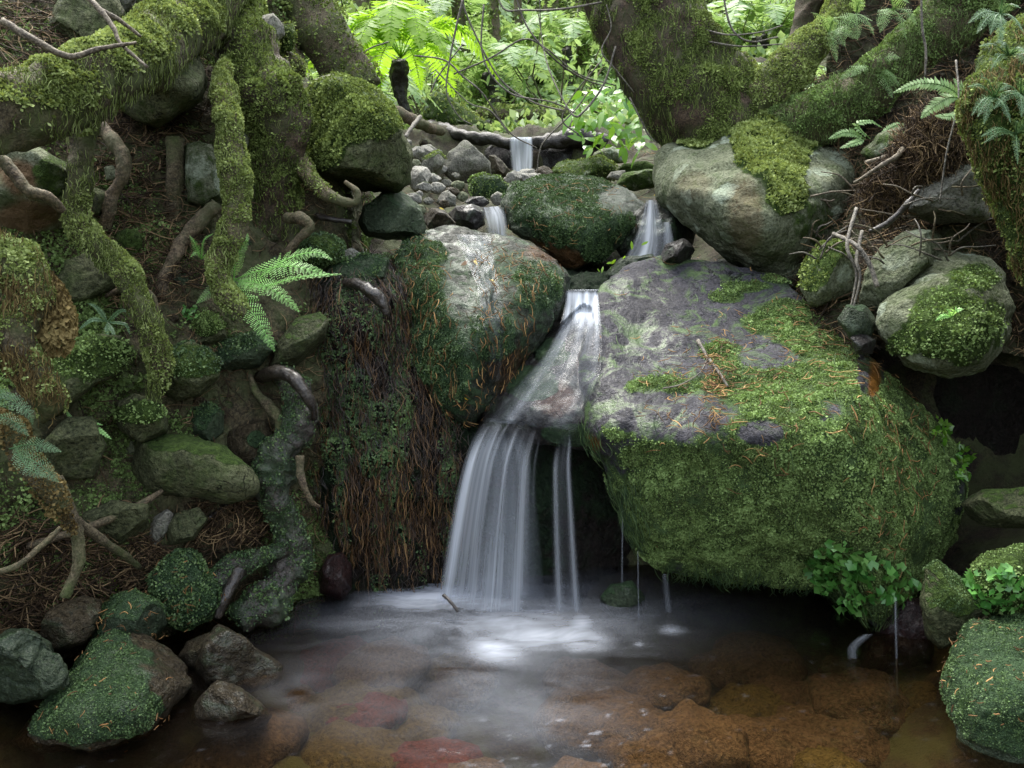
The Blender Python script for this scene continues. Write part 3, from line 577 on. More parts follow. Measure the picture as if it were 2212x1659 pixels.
rock('boulder', 'big pale lichen covered boulder with a mossy crest, at the foot of the leaning trunk',
 [(1413, 380, 2.85), (1418, 340, 2.9), (1440, 315, 2.95), (1475, 302, 3.0), (1530, 300, 3.0), (1560, 268, 3.0), (1600, 232, 3.0), (1640, 222, 3.0), (1700, 236, 3.0), (1742, 270, 2.95), (1790, 310, 2.9), (1850, 335, 2.85), (1875, 378, 2.8), (1862, 430, 2.75), (1830, 480, 2.7),
  (1805, 505, 2.65), (1765, 560, 2.62), (1722, 612, 2.58), (1650, 592, 2.6), (1580, 562, 2.65), (1520, 512, 2.7), (1450, 462, 2.75), (1420, 425, 2.8)],
 2.8, depth=.4, front=[(1480, 350, 2.72), (1470, 410, 2.62), (1560, 360, 2.6), (1640, 300, 2.75), (1700, 330, 2.66), (1600, 440, 2.45), (1700, 430, 2.45), (1790, 400, 2.58), (1650, 520, 2.44), (1560, 490, 2.5), (1740, 500, 2.5), (1820, 370, 2.7)],
 mat='dryrock', lvl=7, k=.85, rd=.07, chop=0, rough=.035, seed=15, eps=16, moss=[(1660, 280, 100, 60), (1690, 340, 95, 60), (1620, 330, 60, 40), (1700, 410, 50, 60), (1500, 310, 40, 12), (1600, 240, 40, 24, -1), (1760, 480, 60, 50, .55), (1560, 350, 30, 50, -1), (1780, 370, 40, 50, -.8)],
 warmbl=[(1610, 470, 40, 90, .45), (1500, 400, 40, 30, .3)], mossmat='mosspale', dens=70000, msize=.011, cat='boulder', mthr=.55, mossup=.9)
rock('boulder', 'olive boulder with a small fern tuft, wedged above the dark hollow by the right edge',
 [(1888, 700, 2.05), (1900, 655, 2.1), (1950, 615, 2.15), (2000, 560, 2.2), (2050, 543, 2.22), (2130, 560, 2.18), (2165, 595, 2.12), (2190, 665, 2.05), (2182, 725, 2.0), (2125, 800, 1.98), (2050, 820, 1.98), (1975, 800, 2.0), (1915, 752, 2.02)],
 2.1, depth=.3, front=[(1930, 690, 1.95), (1990, 640, 1.96), (2060, 600, 2.02), (2010, 720, 1.87), (2100, 660, 1.92), (2080, 750, 1.86), (2140, 700, 1.93)], mat='dryrock', lvl=6, k=.8, rd=.05, chop=3, rough=.035, seed=16,
 moss=[(2060, 700, 110, 90), (2100, 600, 60, 30), (1960, 740, 50, 30)], mossmat='mossgreen', dens=40000, msize=.007, cat='boulder', mbase=.25, mthr=.6)
rock('boulder', 'rounded mossy boulder beside the buttress root, upper left of the stream bed',
 [(658, 250), (665, 205), (682, 178), (722, 166), (772, 180), (822, 203), (852, 240), (872, 282), (888, 332), (882, 392), (850, 412), (790, 432), (740, 418), (700, 392), (664, 350)], 2.5, depth=.28, mat='olive', lvl=6, k=.7, chop=4, rough=.03, seed=17,
 moss=[(740, 240, 110, 80), (700, 320, 50, 50), (820, 260, 50, 40)], mossmat='moss', dens=100000, msize=.0075, cat='boulder', mbase=.15, mossup=.6)
rock('boulder', 'dark green wet boulder under the rounded mossy one, left of the pebble bed',
 [(773, 480), (783, 445), (850, 403), (885, 422), (912, 450), (918, 500), (880, 522), (830, 527), (790, 507)], 2.6, depth=.18, mat='algae', k=.75, chop=6, seed=18, wet=.3, mz=.5, cat='boulder')

# left bank stones -------------------------------------------------------------------------
rock('boulder', 'two toned boulder with pale green facet, under the mossy limb at the left edge',
 [(-60, 380), (-30, 325), (45, 309), (85, 321), (122, 344), (152, 372), (147, 430), (152, 500), (112, 526), (70, 532), (0, 505), (-50, 460)], 1.9, depth=.17, mat='dryrock', k=.7, chop=9, rough=.02, seed=21, cat='boulder', moss=[(110, 380, 45, 60, .55)], warmbl=[(60, 470, 80, 40), (40, 380, 50, 40)])
rock('boulder', 'smooth grey green boulder tucked behind the mossy limb',
 [(225, 200), (240, 100), (300, 40), (380, 68), (420, 108), (444, 172), (432, 216), (380, 252), (340, 272), (290, 256)], 2.15, depth=.18, mat='olive', k=.75, chop=5, rough=.02, seed=22, cat='boulder', mbase=.3)
rock('boulder', 'dark shaded boulder at the top left behind bare twigs', [(120, 10), (150, -30), (240, -20), (265, 30), (248, 80), (222, 132), (170, 142), (110, 132), (92, 66)], 2.3, depth=.2, mat='olive', k=.7, chop=7, seed=23, cat='boulder')
rock('rock', 'greenish rock at the top edge above the mossy limb', [(200, -40), (300, -40), (292, 20), (250, 34), (212, 18)], 2.4, mat='greyrock', chop=7, seed=24, mbase=.3)
rock('rock', 'flat green stone with round pale lichen spots, between two hanging roots', [(403, 312), (430, 303), (458, 314), (466, 360), (482, 400), (492, 442), (450, 450), (405, 436), (401, 380)], 2.12, depth=.06, mat='dryrock', k=.6, chop=4, rough=.015, seed=25, mbase=.42)
rock('rock', 'pale angular rock on the bank top beside the mossy trunk', [(555, 40), (590, 28), (612, 52), (615, 76), (592, 96), (570, 117), (558, 84)], 2.5, depth=.06, mat='greyrock', k=.65, chop=7, seed=26)
rock('rock', 'small mossy rock right of the pale angular rock', [(612, 52), (634, 50), (642, 80), (630, 110), (606, 112)], 2.55, mat='olive', chop=3, seed=27, mbase=.8, mossmat='moss', dens=50000)
rock('rock', 'small pale stone in the bank under the thick limb', [(224, 355), (240, 352), (256, 375), (250, 390), (228, 392)], 2.0, mat='dryrock', chop=6, seed=28, lvl=4)
rock('rock', 'green wedge stone beside the second hanging root', [(195, 420), (205, 398), (230, 410), (232, 440), (210, 468), (193, 455)], 1.98, mat='olive', chop=6, seed=29, lvl=4, mbase=.35)
rock('rock', 'round mossy green stone in the middle of the upper left bank', [(250, 505), (275, 492), (302, 503), (308, 530), (290, 552), (262, 550), (246, 530)], 2.0, mat='olive', chop=4, seed=30, lvl=4, mbase=.7)
rock('rock', 'grey lichen stone peeking behind the first hanging root', [(512, 285), (525, 278), (540, 290), (537, 315), (520, 320), (510, 305)], 2.2, mat='dryrock', chop=5, seed=31, lvl=4)
rock('boulder', 'mossy slab in the left bank below the spiky dark fern', [(98, 800), (118, 770), (150, 745), (205, 726), (262, 730), (282, 757), (262, 802), (205, 832), (145, 885), (85, 930), (70, 860)], 1.75, depth=.12, mat='olive', k=.7, chop=6, seed=32, mbase=.35, moss=[(180, 770, 110, 50)], mossmat='mossgreen', dens=60000, msize=.006, cat='boulder')
rock('rock', 'large olive rock behind the second hanging root', [(90, 600), (130, 560), (200, 540), (260, 570), (275, 620), (240, 660), (150, 680), (100, 660)], 1.95, depth=.1, mat='olive', chop=7, seed=33)
rock('rock', 'mossy rock with a tan underside right of the second hanging root', [(345, 800), (360, 760), (410, 740), (450, 752), (480, 780), (472, 815), (430, 850), (385, 862), (352, 845)], 1.9, depth=.1, mat='olive', chop=5, seed=34, moss=[(410, 780, 80, 40)], mossmat='mossdark', dens=60000, msize=.006)
rock('rock', 'stone with a bright green moss tuft below the bright fern', [(408, 705), (425, 682), (455, 676), (482, 695), (490, 730), (460, 745), (425, 742)], 1.98, depth=.07, mat='olive', chop=4, seed=35, moss=[(445, 700, 36, 26)], mossmat='mossgreen', dens=90000, msize=.005)
rock('rock', 'dark mossy slope stone under the stone with the bright tuft', [(430, 760), (490, 730), (560, 720), (600, 745), (560, 790), (480, 800)], 2.0, depth=.08, mat='algae', chop=5, seed=36, mz=.1, mossmat='mossdark', dens=60000, msize=.006)
rock('rock', 'leaning olive stone at the top of the root curtain', [(585, 790), (600, 740), (640, 690), (690, 672), (712, 690), (700, 740), (650, 780), (610, 808)], 2.05, depth=.09, mat='olive', chop=5, seed=37, wet=.5, mz=.55)
rock('rock', 'dry tan angular stone propped above the twisted green root', [(483, 938), (520, 920), (575, 910), (592, 950), (588, 988), (545, 1012), (512, 1016), (492, 982)], 1.95, depth=.07, mat='brownrock', k=.6, chop=9, seed=38, moss=[(555, 950, 22, 18)])
rock('rock', 'small blue green stone left of the dry tan stone', [(400, 890), (440, 872), (480, 890), (482, 930), (455, 958), (415, 940)], 1.93, depth=.06, mat='algae', chop=5, seed=39, mz=0, mossmat='mossdark', dens=60000, msize=.005)
rock('boulder', 'long curved grey boulder low in the left bank', [(190, 1030), (230, 990), (300, 950), (400, 940), (480, 965), (540, 1010), (560, 1060), (500, 1085), (400, 1075), (300, 1060), (215, 1055)], 1.85, depth=.12, mat='olive', k=.7, chop=3, rough=.03, seed=40, mz=.45, cat='boulder', mbase=.1)
rock('rock', 'upright grey splinter of stone below the long curved boulder', [(320, 1160), (330, 1120), (360, 1100), (375, 1110), (360, 1150), (335, 1180)], 1.78, depth=.04, mat='greyrock', chop=7, seed=41, lvl=4)
rock('rock', 'dark stone right of the upright grey splinter', [(350, 1150), (380, 1110), (430, 1095), (450, 1120), (420, 1165), (370, 1180)], 1.8, depth=.07, mat='olive', chop=6, seed=42, wet=.4)
rock('rock', 'mossy bank rock behind the small tufted fern at the left', [(240, 880), (290, 850), (350, 870), (360, 930), (300, 960), (240, 940)], 1.8, depth=.08, mat='olive', chop=5, seed=43, moss=[(300, 890, 60, 26)], mossmat='mossgreen', dens=50000, msize=.006)
rock('rock', 'broad dark rock in the bank below the hanging roots', [(60, 960), (120, 900), (200, 900), (230, 960), (200, 1030), (110, 1040)], 1.7, depth=.09, mat='olive', chop=6, seed=44, mbase=.2)
rock('rock', 'shaded stone between the curved boulder and the leaf litter', [(170, 1120), (240, 1080), (320, 1090), (320, 1150), (240, 1180)], 1.72, depth=.08, mat='olive', chop=7, seed=45)
rock('rock', 'mossy cushion stone beneath the fern beside the crevice', [(640, 545), (670, 510), (710, 505), (740, 530), (735, 560), (690, 575), (650, 570)], 2.25, depth=.08, mat='olive', chop=3, seed=46, mbase=.8, mossmat='mossdark', dens=60000, msize=.006)
rock('rock', 'small whitish stone at the edge of the root curtain', [(735, 545), (760, 535), (780, 545), (775, 558), (745, 560)], 2.25, mat='greyrock', chop=6, seed=47, lvl=4)
rock('rock', 'flat algae covered rock at the head of the root curtain', [(700, 600), (720, 570), (790, 550), (840, 560), (830, 600), (760, 615)], 2.28, depth=.09, mat='algae', chop=4, seed=48, mz=.2, mossmat='mossdark', dens=50000, msize=.006)

# pool margin stones ------------------------------------------------------------------------
rock('boulder', 'broad green and brown boulder standing in the pool at the lower left',
 [(28, 1602, 1.36), (60, 1560, 1.38), (110, 1500, 1.42), (160, 1440, 1.47), (200, 1390, 1.52), (250, 1357, 1.56), (292, 1362, 1.57), (350, 1398, 1.56), (400, 1438, 1.52), (412, 1480, 1.48), (385, 1515, 1.45), (350, 1550, 1.4), (318, 1590, 1.37), (240, 1616, 1.34), (120, 1625, 1.33), (45, 1622, 1.34)],
 1.45, depth=.16, front=[(200, 1460, 1.41), (280, 1420, 1.46), (150, 1540, 1.34), (250, 1530, 1.34), (340, 1470, 1.42), (300, 1560, 1.33)], mat='brownrock', lvl=6, k=.85, rd=.04, chop=0, rough=.03, seed=51, moss=[(210, 1480, 120, 130), (150, 1560, 110, 60), (290, 1540, 70, 60), (250, 1400, 40, 50)],
 wet=.35, wetbl=[(360, 1440, 50, 60)], mossmat='velvet', dens=190000, msize=.0024, cat='boulder')
rock('rock', 'brown angular rock on the litter behind the broad green boulder', [(75, 1375), (100, 1325), (180, 1290), (215, 1300), (212, 1350), (170, 1400), (110, 1418)], 1.6, depth=.09, mat='brownrock', k=.6, chop=9, seed=52, wet=.3)
rock('rock', 'hummocky green wet rock behind the broad green boulder', [(195, 1400), (210, 1320), (245, 1285), (290, 1280), (340, 1300), (362, 1345), (350, 1375), (300, 1400), (240, 1405)], 1.65, depth=.09, mat='algae', chop=4, seed=53, mz=.0, mossmat='velvet', dens=150000, msize=.0025, wet=.7)
rock('rock', 'dark wet ribbed rock at the left edge beside the pool', [(-40, 1500), (-30, 1380), (40, 1360), (95, 1375), (135, 1420), (148, 1480), (100, 1510), (30, 1520)], 1.45, depth=.1, mat='algae', chop=6, rough=.09, seed=54, wet=.9, mz=.75, lvl=6)
rock('rock', 'lumpy moss covered rock at the left margin of the pool', [(313, 1240), (350, 1213), (382, 1190), (412, 1195), (442, 1240), (470, 1268), (478, 1302), (452, 1338), (400, 1355), (355, 1345), (328, 1292)], 1.78, depth=.1, mat='algae', lvl=6, chop=3, rough=.05, seed=55, mbase=.9, wet=.5, mossmat='mossdark', dens=90000, msize=.005)
rock('rock', 'glistening pyramid stone rising from the pool', [(405, 1450), (440, 1385), (472, 1352), (520, 1375), (560, 1408), (608, 1440), (600, 1475), (520, 1500), (430, 1485)], 1.64, depth=.1, mat='brownrock', k=.65, chop=8, rough=.03, seed=56, wet=1)
rock('rock', 'second glistening stone in front of the pyramid stone', [(415, 1560), (430, 1510), (470, 1468), (520, 1485), (560, 1510), (590, 1545), (560, 1575), (480, 1585)], 1.50, depth=.08, mat='brownrock', k=.65, chop=8, rough=.04, seed=57, wet=1)
rock('rock', 'half drowned tan stone left of the pyramid stone', [(370, 1430), (400, 1385), (455, 1368), (470, 1400), (450, 1440), (400, 1460)], 1.68, depth=.06, mat='brownrock', chop=6, seed=58, wet=.3)
rock('rock', 'dark red glossy rock at the foot of the root curtain', [(692, 1280), (690, 1235), (708, 1200), (738, 1195), (757, 1220), (760, 1270), (740, 1295)], 2.0, depth=.08, mat='redrock', chop=3, seed=59, wet=1)
rock('rock', 'dark red wet rock under the tip of the huge slab boulder', [(1858, 1448), (1875, 1385), (1915, 1340), (1960, 1290), (2000, 1290), (2025, 1380), (2010, 1430), (1930, 1456)], 1.84, depth=.07, mat='redrock', k=.7, chop=6, rough=.05, seed=60, wet=1)
rock('rock', 'wedge shaped rock with a mossy cap standing by the right bank', [(2000, 1230), (2025, 1215), (2060, 1240), (2110, 1290), (2135, 1320), (2100, 1350), (2060, 1390), (2025, 1405), (2000, 1370), (1996, 1290)], 1.68, depth=.09, mat='olive', lvl=6, k=.7, chop=5, seed=61, mz=.1, moss=[(2070, 1285, 55, 45)], mossmat='velvet', dens=150000, msize=.0026)
rock('boulder', 'green moss carpeted boulder in the lower right corner',
 [(2035, 1490, 1.42), (2060, 1400, 1.5), (2090, 1350, 1.54), (2150, 1332, 1.56), (2260, 1330, 1.55), (2360, 1400, 1.5), (2380, 1560, 1.4), (2330, 1700, 1.3), (2200, 1680, 1.28), (2120, 1650, 1.3), (2075, 1610, 1.33), (2065, 1570, 1.36)],
 1.42, depth=.2, front=[(2130, 1420, 1.42), (2200, 1400, 1.44), (2120, 1520, 1.33), (2220, 1520, 1.3), (2290, 1480, 1.34)], mat='algae', lvl=6, k=.85, rd=.04, chop=0, rough=.025, seed=62, mbase=.8, mossmat='velvet', dens=170000, msize=.0026, cat='boulder')
rock('rock', 'yellow green mossy mound at the right edge above the corner boulder', [(2090, 1300), (2110, 1220), (2150, 1190), (2230, 1180), (2300, 1220), (2300, 1330), (2180, 1340)], 1.7, depth=.12, mat='olive', chop=2, seed=63, mbase=.8, mossmat='mossgreen', dens=70000, msize=.005)
rock('rock', 'mossy splash stone behind the thin right strands', [(1295, 1290), (1320, 1262), (1365, 1255), (1392, 1290), (1385, 1330), (1330, 1340), (1300, 1320)], 2.02, depth=.06, mat='algae', chop=4, seed=64, wet=1, mz=.3)

# right bank stones --------------------------------------------------------------------------
rock('rock', 'pale lichen flecked rock left of the olive boulder on the right bank', [(1850, 665), (1868, 595), (1900, 540), (1950, 503), (2012, 498), (2062, 510), (2085, 548), (2000, 575), (1950, 622), (1900, 672)], 2.25, depth=.16, mat='dryrock', k=.75, chop=6, seed=71, lvl=6)
rock('rock', 'small mossy rock behind the upper right corner of the slab boulder', [(1728, 620), (1735, 570), (1770, 530), (1815, 520), (1845, 550), (1845, 640), (1800, 672), (1750, 660)], 2.32, depth=.1, mat='dryrock', chop=5, seed=72, mz=.0, mossmat='moss', dens=30000, mbase=.3)
rock('rock', 'brown shaded rock below the fibrous root ball', [(1960, 470), (1985, 380), (2040, 320), (2110, 330), (2150, 400), (2130, 470), (2040, 490)], 2.3, depth=.14, mat='greyrock', chop=6, seed=73, mbase=.25)
rock('rock', 'flat mossy slab behind the fibrous root ball', [(1860, 330), (1900, 290), (1980, 255), (2050, 262), (2040, 300), (1960, 335), (1880, 345)], 2.6, depth=.12, mat='dryrock', chop=5, seed=74, mbase=.5)
rock('rock', 'small wet stone in the gap beside the slab boulder', [(1810, 690), (1830, 660), (1870, 660), (1890, 690), (1880, 725), (1840, 735)], 2.1, depth=.06, mat='algae', chop=5, seed=75, wet=.7, mz=.3)
rock('rock', 'glistening dark pebble below the small wet stone', [(1835, 730), (1860, 715), (1890, 735), (1885, 765), (1850, 765)], 2.06, depth=.04, mat='wetrock', chop=5, seed=76, wet=1, lvl=4)
rock('boulder', 'black shaded rock wall inside the hollow at the right', [(1900, 800), (2000, 700), (2200, 700), (2400, 800), (2400, 1200), (2200, 1250), (2000, 1150)], 2.55, depth=.2, mat='headwall', k=.6, chop=5, seed=77, cat='boulder', lvl=5)  # near black stone colour stands in for the shade of the hollow
rock('rock', 'dark flat rock on the floor of the right hollow', [(2080, 1090), (2120, 1060), (2240, 1050), (2300, 1100), (2240, 1140), (2120, 1130)], 1.95, depth=.15, mat='olive', chop=4, seed=78, mz=.6)
rock('cliff', 'tall mossy rock face with ferns on the right edge of the picture',
 [(2108, 320), (2112, 180), (2150, 60), (2220, -60), (2500, -60), (2560, 300), (2500, 640), (2300, 700), (2225, 640), (2185, 560), (2148, 450)], 1.75, depth=.13, mat='olive', lvl=7, k=.7, chop=6, rough=.06, seed=79, mbase=.75, mossmat='moss', dens=60000, msize=.007, cat='rock face', )

# stream bed stones ------------------------------------------------------------------------
rock('rock', 'triangular grey rock left of the upper waterfall', [(955, 372), (970, 330), (1002, 305), (1036, 312), (1057, 345), (1060, 378), (1030, 392), (980, 392)], 4.3, mat='greyrock', k=.7, chop=6, seed=81)
rock('rock', 'brown leaning slab beside the upper waterfall', [(1055, 335), (1068, 333), (1085, 350), (1102, 370), (1098, 388), (1060, 385)], 4.5, mat='brownrock', chop=6, seed=82, depth=.08)
rock('rock', 'round bright green mossy stone in front of the triangular grey rock', [(1010, 410), (1020, 388), (1045, 377), (1080, 382), (1100, 405), (1096, 425), (1050, 428), (1015, 424)], 3.6, mat='algae', chop=2, seed=83, mbase=.75, mossmat='mossgreen', dens=40000, msize=.008)
rock('rock', 'blue grey rounded stone among the pebbles', [(938, 440), (945, 420), (968, 410), (985, 425), (985, 445), (955, 450)], 3.3, mat='greyrock', chop=4, seed=84, wet=.5)
rock('rock', 'black wet rock beside the left trickle', [(968, 460), (985, 445), (1020, 440), (1045, 450), (1048, 485), (1020, 500), (985, 490)], 3.0, mat='wetrock', chop=7, seed=85, wet=1, depth=.1)
rock('rock', 'low brown stone with a yellow leaf left of the black wet rock', [(912, 470), (930, 450), (962, 455), (985, 480), (980, 500), (930, 502)], 2.85, mat='brownrock', chop=6, seed=86, wet=.5, depth=.08)
rock('rock', 'small black stone above the left trickle', [(1000, 440), (1015, 425), (1045, 425), (1065, 438), (1040, 448)], 3.2, mat='wetrock', chop=6, seed=87, wet=1, lvl=4)
rock('rock', 'wide mossy rock right of the upper waterfall', [(1188, 372), (1205, 352), (1250, 345), (1300, 340), (1330, 360), (1332, 385), (1260, 395), (1195, 388)], 4.4, mat='dryrock', chop=4, seed=88, mbase=.6, depth=.2, mossmat='moss', dens=20000, msize=.01)
rock('rock', 'rounded lichen rock behind the wide mossy rock', [(1280, 340), (1285, 322), (1315, 313), (1345, 325), (1350, 350), (1320, 358)], 4.8, mat='dryrock', chop=3, seed=89, mbase=.35)
rock('rock', 'small grey stone left of the big pale boulder', [(1310, 385), (1320, 370), (1350, 368), (1358, 382), (1340, 392)], 4.0, mat='greyrock', chop=5, seed=90, lvl=4)
rock('rock', 'low mossy slab left of the big pale boulder', [(1330, 400), (1345, 378), (1400, 365), (1425, 372), (1420, 400), (1370, 412)], 3.6, mat='dryrock', chop=5, seed=91, mbase=.6, depth=.12)
rock('rock', 'mossy stone under the glossy leaved shrub', [(1330, 375), (1345, 355), (1395, 348), (1420, 360), (1410, 380), (1350, 385)], 4.4, mat='dryrock', chop=4, seed=92, mbase=.7)
rock('boulder', 'leaning mossy slab behind the upper waterfall on the left', [(912, 250), (920, 214), (940, 197), (962, 205), (1002, 235), (1062, 276), (1040, 290), (960, 285)], 6.0, mat='dryrock', k=.7, chop=6, seed=93, mbase=.6, cat='boulder', mossmat='mosspale', dens=8000, msize=.02)
rock('rock', 'dark wet stone under the right trickle', [(1425, 560), (1440, 530), (1480, 515), (1500, 540), (1480, 575), (1440, 580)], 2.62, mat='wetrock', chop=5, seed=94, wet=1, depth=.1)
rock('rock', 'algae stone in the crevice where the right trickle lands', [(1300, 600), (1340, 560), (1400, 540), (1430, 570), (1400, 610), (1330, 625)], 2.72, mat='algae', chop=4, seed=95, wet=1, depth=.1)
G = 'grey cobbles of the stream bed left of the green angular boulder'
rock('rock', 'mottled wet rock behind the right trickle', [(1335, 540), (1350, 470), (1400, 440), (1460, 440), (1500, 500), (1490, 560), (1420, 580), (1360, 575)], 3.0, depth=.14, mat='mottled', chop=5, seed=96, wet=.8)
rock('rock', 'long pale flat stone at the foot of the upper waterfall', [(1085, 388), (1110, 372), (1180, 378), (1200, 392), (1150, 402), (1100, 400)], 4.2, depth=.1, mat='palerock', chop=5, seed=97)
rock('rock', 'brown mossy angular stone at the left end of the pebble bed', [(905, 372), (915, 345), (948, 330), (962, 345), (950, 375), (925, 388)], 3.9, depth=.1, mat='greyrock', chop=8, seed=98, mz=.3, mossmat='moss', dens=20000)
rock('rock', 'grey block propped at the left side of the pebble bed', [(880, 395), (888, 360), (915, 350), (930, 378), (922, 410), (895, 415)], 3.6, depth=.09, mat='palerock', chop=9, seed=99)
rock('rock', 'pale boulder stone right of the two stones below the driftwood', [(895, 335), (905, 315), (930, 312), (948, 325), (940, 345), (912, 350)], 4.2, depth=.09, mat='palerock', chop=8, seed=100)
cob = [(900, 330, 13, 3.9), (925, 325, 12, 4.2), (895, 355, 15, 3.8), (930, 350, 17, 4.0), (950, 365, 12, 4.2), (905, 380, 15, 3.6), (935, 385, 16, 3.7), (965, 395, 14, 3.9), (990, 400, 16, 3.6), (915, 405, 18, 3.4),
       (945, 405, 13, 3.5), (975, 415, 15, 3.4), (895, 430, 17, 3.2), (925, 435, 12, 3.2), (1000, 425, 14, 3.4), (1110, 385, 20, 4.1), (1140, 378, 22, 4.2), (1175, 376, 20, 4.2), (1100, 405, 14, 3.8), (1075, 430, 13, 3.3), (900, 455, 13, 2.95), (1060, 360, 9, 4.8), (880, 310, 11, 4.2), (915, 308, 10, 4.6),
       (945, 330, 12, 4.5), (985, 380, 10, 4.0), (1120, 400, 12, 3.8), (870, 335, 10, 3.8), (905, 420, 9, 3.3), (960, 440, 9, 3.2), (1030, 435, 9, 3.3), (1070, 395, 9, 3.9)]
rg = np.random.default_rng(5)
for i, (x, y, r, Y) in enumerate(cob):
    r = r*rg.choice([.85, 1, 1.3])
    ol = [(x+r*1.15*math.cos(a)*rg.uniform(.8, 1.15), y+r*.85*math.sin(a)*rg.uniform(.8, 1.15)) for a in np.arange(0, 6.28, .785)]
    rock('cobble', 'grey cobble lying among the others in the stream bed left of the green angular boulder', ol, Y, mat=['palerock', 'greyrock', 'dryrock', 'palerock', 'palerock', 'brownrock'][i % 6], lvl=4, chop=5, seed=200+i, cat='cobble', group=G, mz=.6 if i % 3 == 0 else None)
G = 'pale cobbles on the flat behind the upper waterfall'
for i in range(22):
    x = 1030+rg.uniform(0, 200); y = rg.uniform(264, 292); r = rg.uniform(8, 16); Y = 5.9+(292-y)*.045
    ol = [(x+r*1.15*math.cos(a)*rg.uniform(.8, 1.15), y+r*.75*math.sin(a)*rg.uniform(.8, 1.15)) for a in np.arange(0, 6.28, .785)]
    rock('cobble', 'pale cobble on the flat just behind the upper waterfall', ol, Y, mat='dryrock' if i % 2 else 'greyrock', lvl=3, chop=4, seed=300+i, cat='cobble', group=G, mz=.3 if i % 2 else None)
G = 'drowned stones on the bed of the pool'
for i in range(75):
    x = rg.uniform(-.85, 1.05); y = rg.uniform(.95, 2.0); r = rg.uniform(.05, .15); z = -.19+rg.uniform(0, .06)-(.02 if abs(x) < .3 else 0)
    D, Fc = ico(4); V = D*np.array([r*rg.uniform(.8, 1.4), r*rg.uniform(.8, 1.2), r*.5])
    V = V+norms(V, Fc)*(fbm(V+i, 2/r, 3, i)*r*.25)[:, None]; a = rg.uniform(0, 6.28)
    V = V@np.array([[math.cos(a), math.sin(a), 0], [-math.sin(a), math.cos(a), 0], [0, 0, 1]])+np.array([x, y, z])
    o = mk('pool_stone', V, Fc, M[['bedbrown', 'bedolive', 'bedbrown', 'bedbrown', 'bedbrown'][i % 5] if x > -.15 else ['bedred', 'bedbrown', 'bedred', 'bedolive'][i % 4]], attrs={'moss': np.zeros(len(V)), 'wet': np.zeros(len(V)), 'warm': np.zeros(len(V))})
    tag(o, 'blurred brown or red stone under the water on the pool bed', 'stone', G)

# ------------------------------------------------------------------ roots and trunks of the left bank
E = root('root', 'thick mossy limb crossing the top left corner', [(-260, 300, 1.35, 80), (-60, 265, 1.5, 76), (60, 228, 1.6, 74), (180, 188, 1.7, 68), (270, 140, 1.82, 60), (345, 90, 1.98, 58), (420, 25, 2.18, 62), (480, -60, 2.4, 70)], 'bark', cat='root', sides=40, n=14,
     mossmat='mosspale', dens=170000, msize=.0078, mz=-.05, up=.9, droop=.6)
root('root', 'broad mossy buttress root descending right of the thick limb', [(440, -80, 2.45, 55), (490, 30, 2.38, 52), (535, 130, 2.3, 62), (590, 215, 2.25, 72), (605, 290, 2.25, 66), (592, 360, 2.25, 60), (588, 440, 2.28, 52), (590, 540, 2.32, 50)], 'barered', sides=40, n=14, rough=.4,
     mossmat='moss', dens=130000, msize=.0065, mz=-.25, up=.7, mossbl=[(600, 250, 90, 110), (600, 380, 70, 80), (545, 60, 40, 110), (540, 150, 60, 40)])
root('root', 'pale mossy root hanging in front of the buttress root, first from the right', [(487, 140, 2.15, 9), (484, 180, 2.1, 14), (483, 213, 2.05, 26), (494, 262, 2.0, 22), (497, 317, 1.98, 23), (507, 367, 1.96, 25), (511, 417, 1.95, 25), (507, 473, 1.93, 25), (488, 530, 1.92, 23), (470, 587, 1.9, 22), (490, 638, 1.88, 19), (522, 672, 1.86, 11), (532, 690, 1.86, 5)], 'barebark',
     sides=24, mossmat='mosspale', dens=260000, msize=.0044, mz=-.45, up=.8)
root('root', 'long mossy root dropping from under the thick limb to a torn tip', [(190, 230, 1.85, 30), (178, 290, 1.85, 26), (177, 340, 1.84, 25), (170, 400, 1.83, 25), (166, 467, 1.82, 24), (198, 520, 1.81, 25), (255, 575, 1.8, 27), (287, 625, 1.78, 25), (312, 680, 1.77, 26), (335, 738, 1.76, 26), (347, 782, 1.76, 23), (333, 848, 1.76, 14), (333, 920, 1.78, 5)], 'bark',
     sides=24, mossmat='mosspale', dens=260000, msize=.0044, mz=-.25, up=.8, mossbl=[(290, 680, 120, 190), (180, 480, 40, 60, .5)])
root('root', 'shaggy root with brown and whitish moss at the left edge', [(-80, 520, 1.6, 40), (-20, 545, 1.55, 42), (45, 580, 1.5, 46), (75, 640, 1.48, 44), (45, 700, 1.46, 40), (40, 760, 1.45, 36), (85, 820, 1.45, 32), (108, 870, 1.46, 24), (92, 910, 1.48, 8)], 'bark', sides=28,
     mossmat='mosspale', dens=150000, msize=.0062, mz=-.2, up=.8, droop=.9)
root('moss_curtain', 'brown moss beard hanging beside the shaggy root at the left edge', [(95, 590, 1.5, 14), (118, 640, 1.5, 22), (125, 700, 1.5, 18), (120, 755, 1.5, 5)], 'bark', cat='hanging moss', mossmat='mossbrown', dens=250000, msize=.010, mz=-1, droop=1.6)
root('root', 'lower left root ending in torn wood under the blue green fern sprays', [(-60, 900, 1.5, 30), (20, 940, 1.48, 28), (60, 1000, 1.48, 24), (110, 1060, 1.48, 22), (140, 1110, 1.5, 14), (160, 1150, 1.52, 5)], 'bark', mossmat='mossbrown', dens=90000, msize=.007, mz=-.5)
root('root', 'bare brown root lying over the two toned boulder', [(-60, 320, 1.68, 12), (0, 345, 1.7, 13), (30, 375, 1.7, 12), (60, 412, 1.7, 12), (100, 425, 1.71, 11), (135, 455, 1.74, 8)], 'barebark')
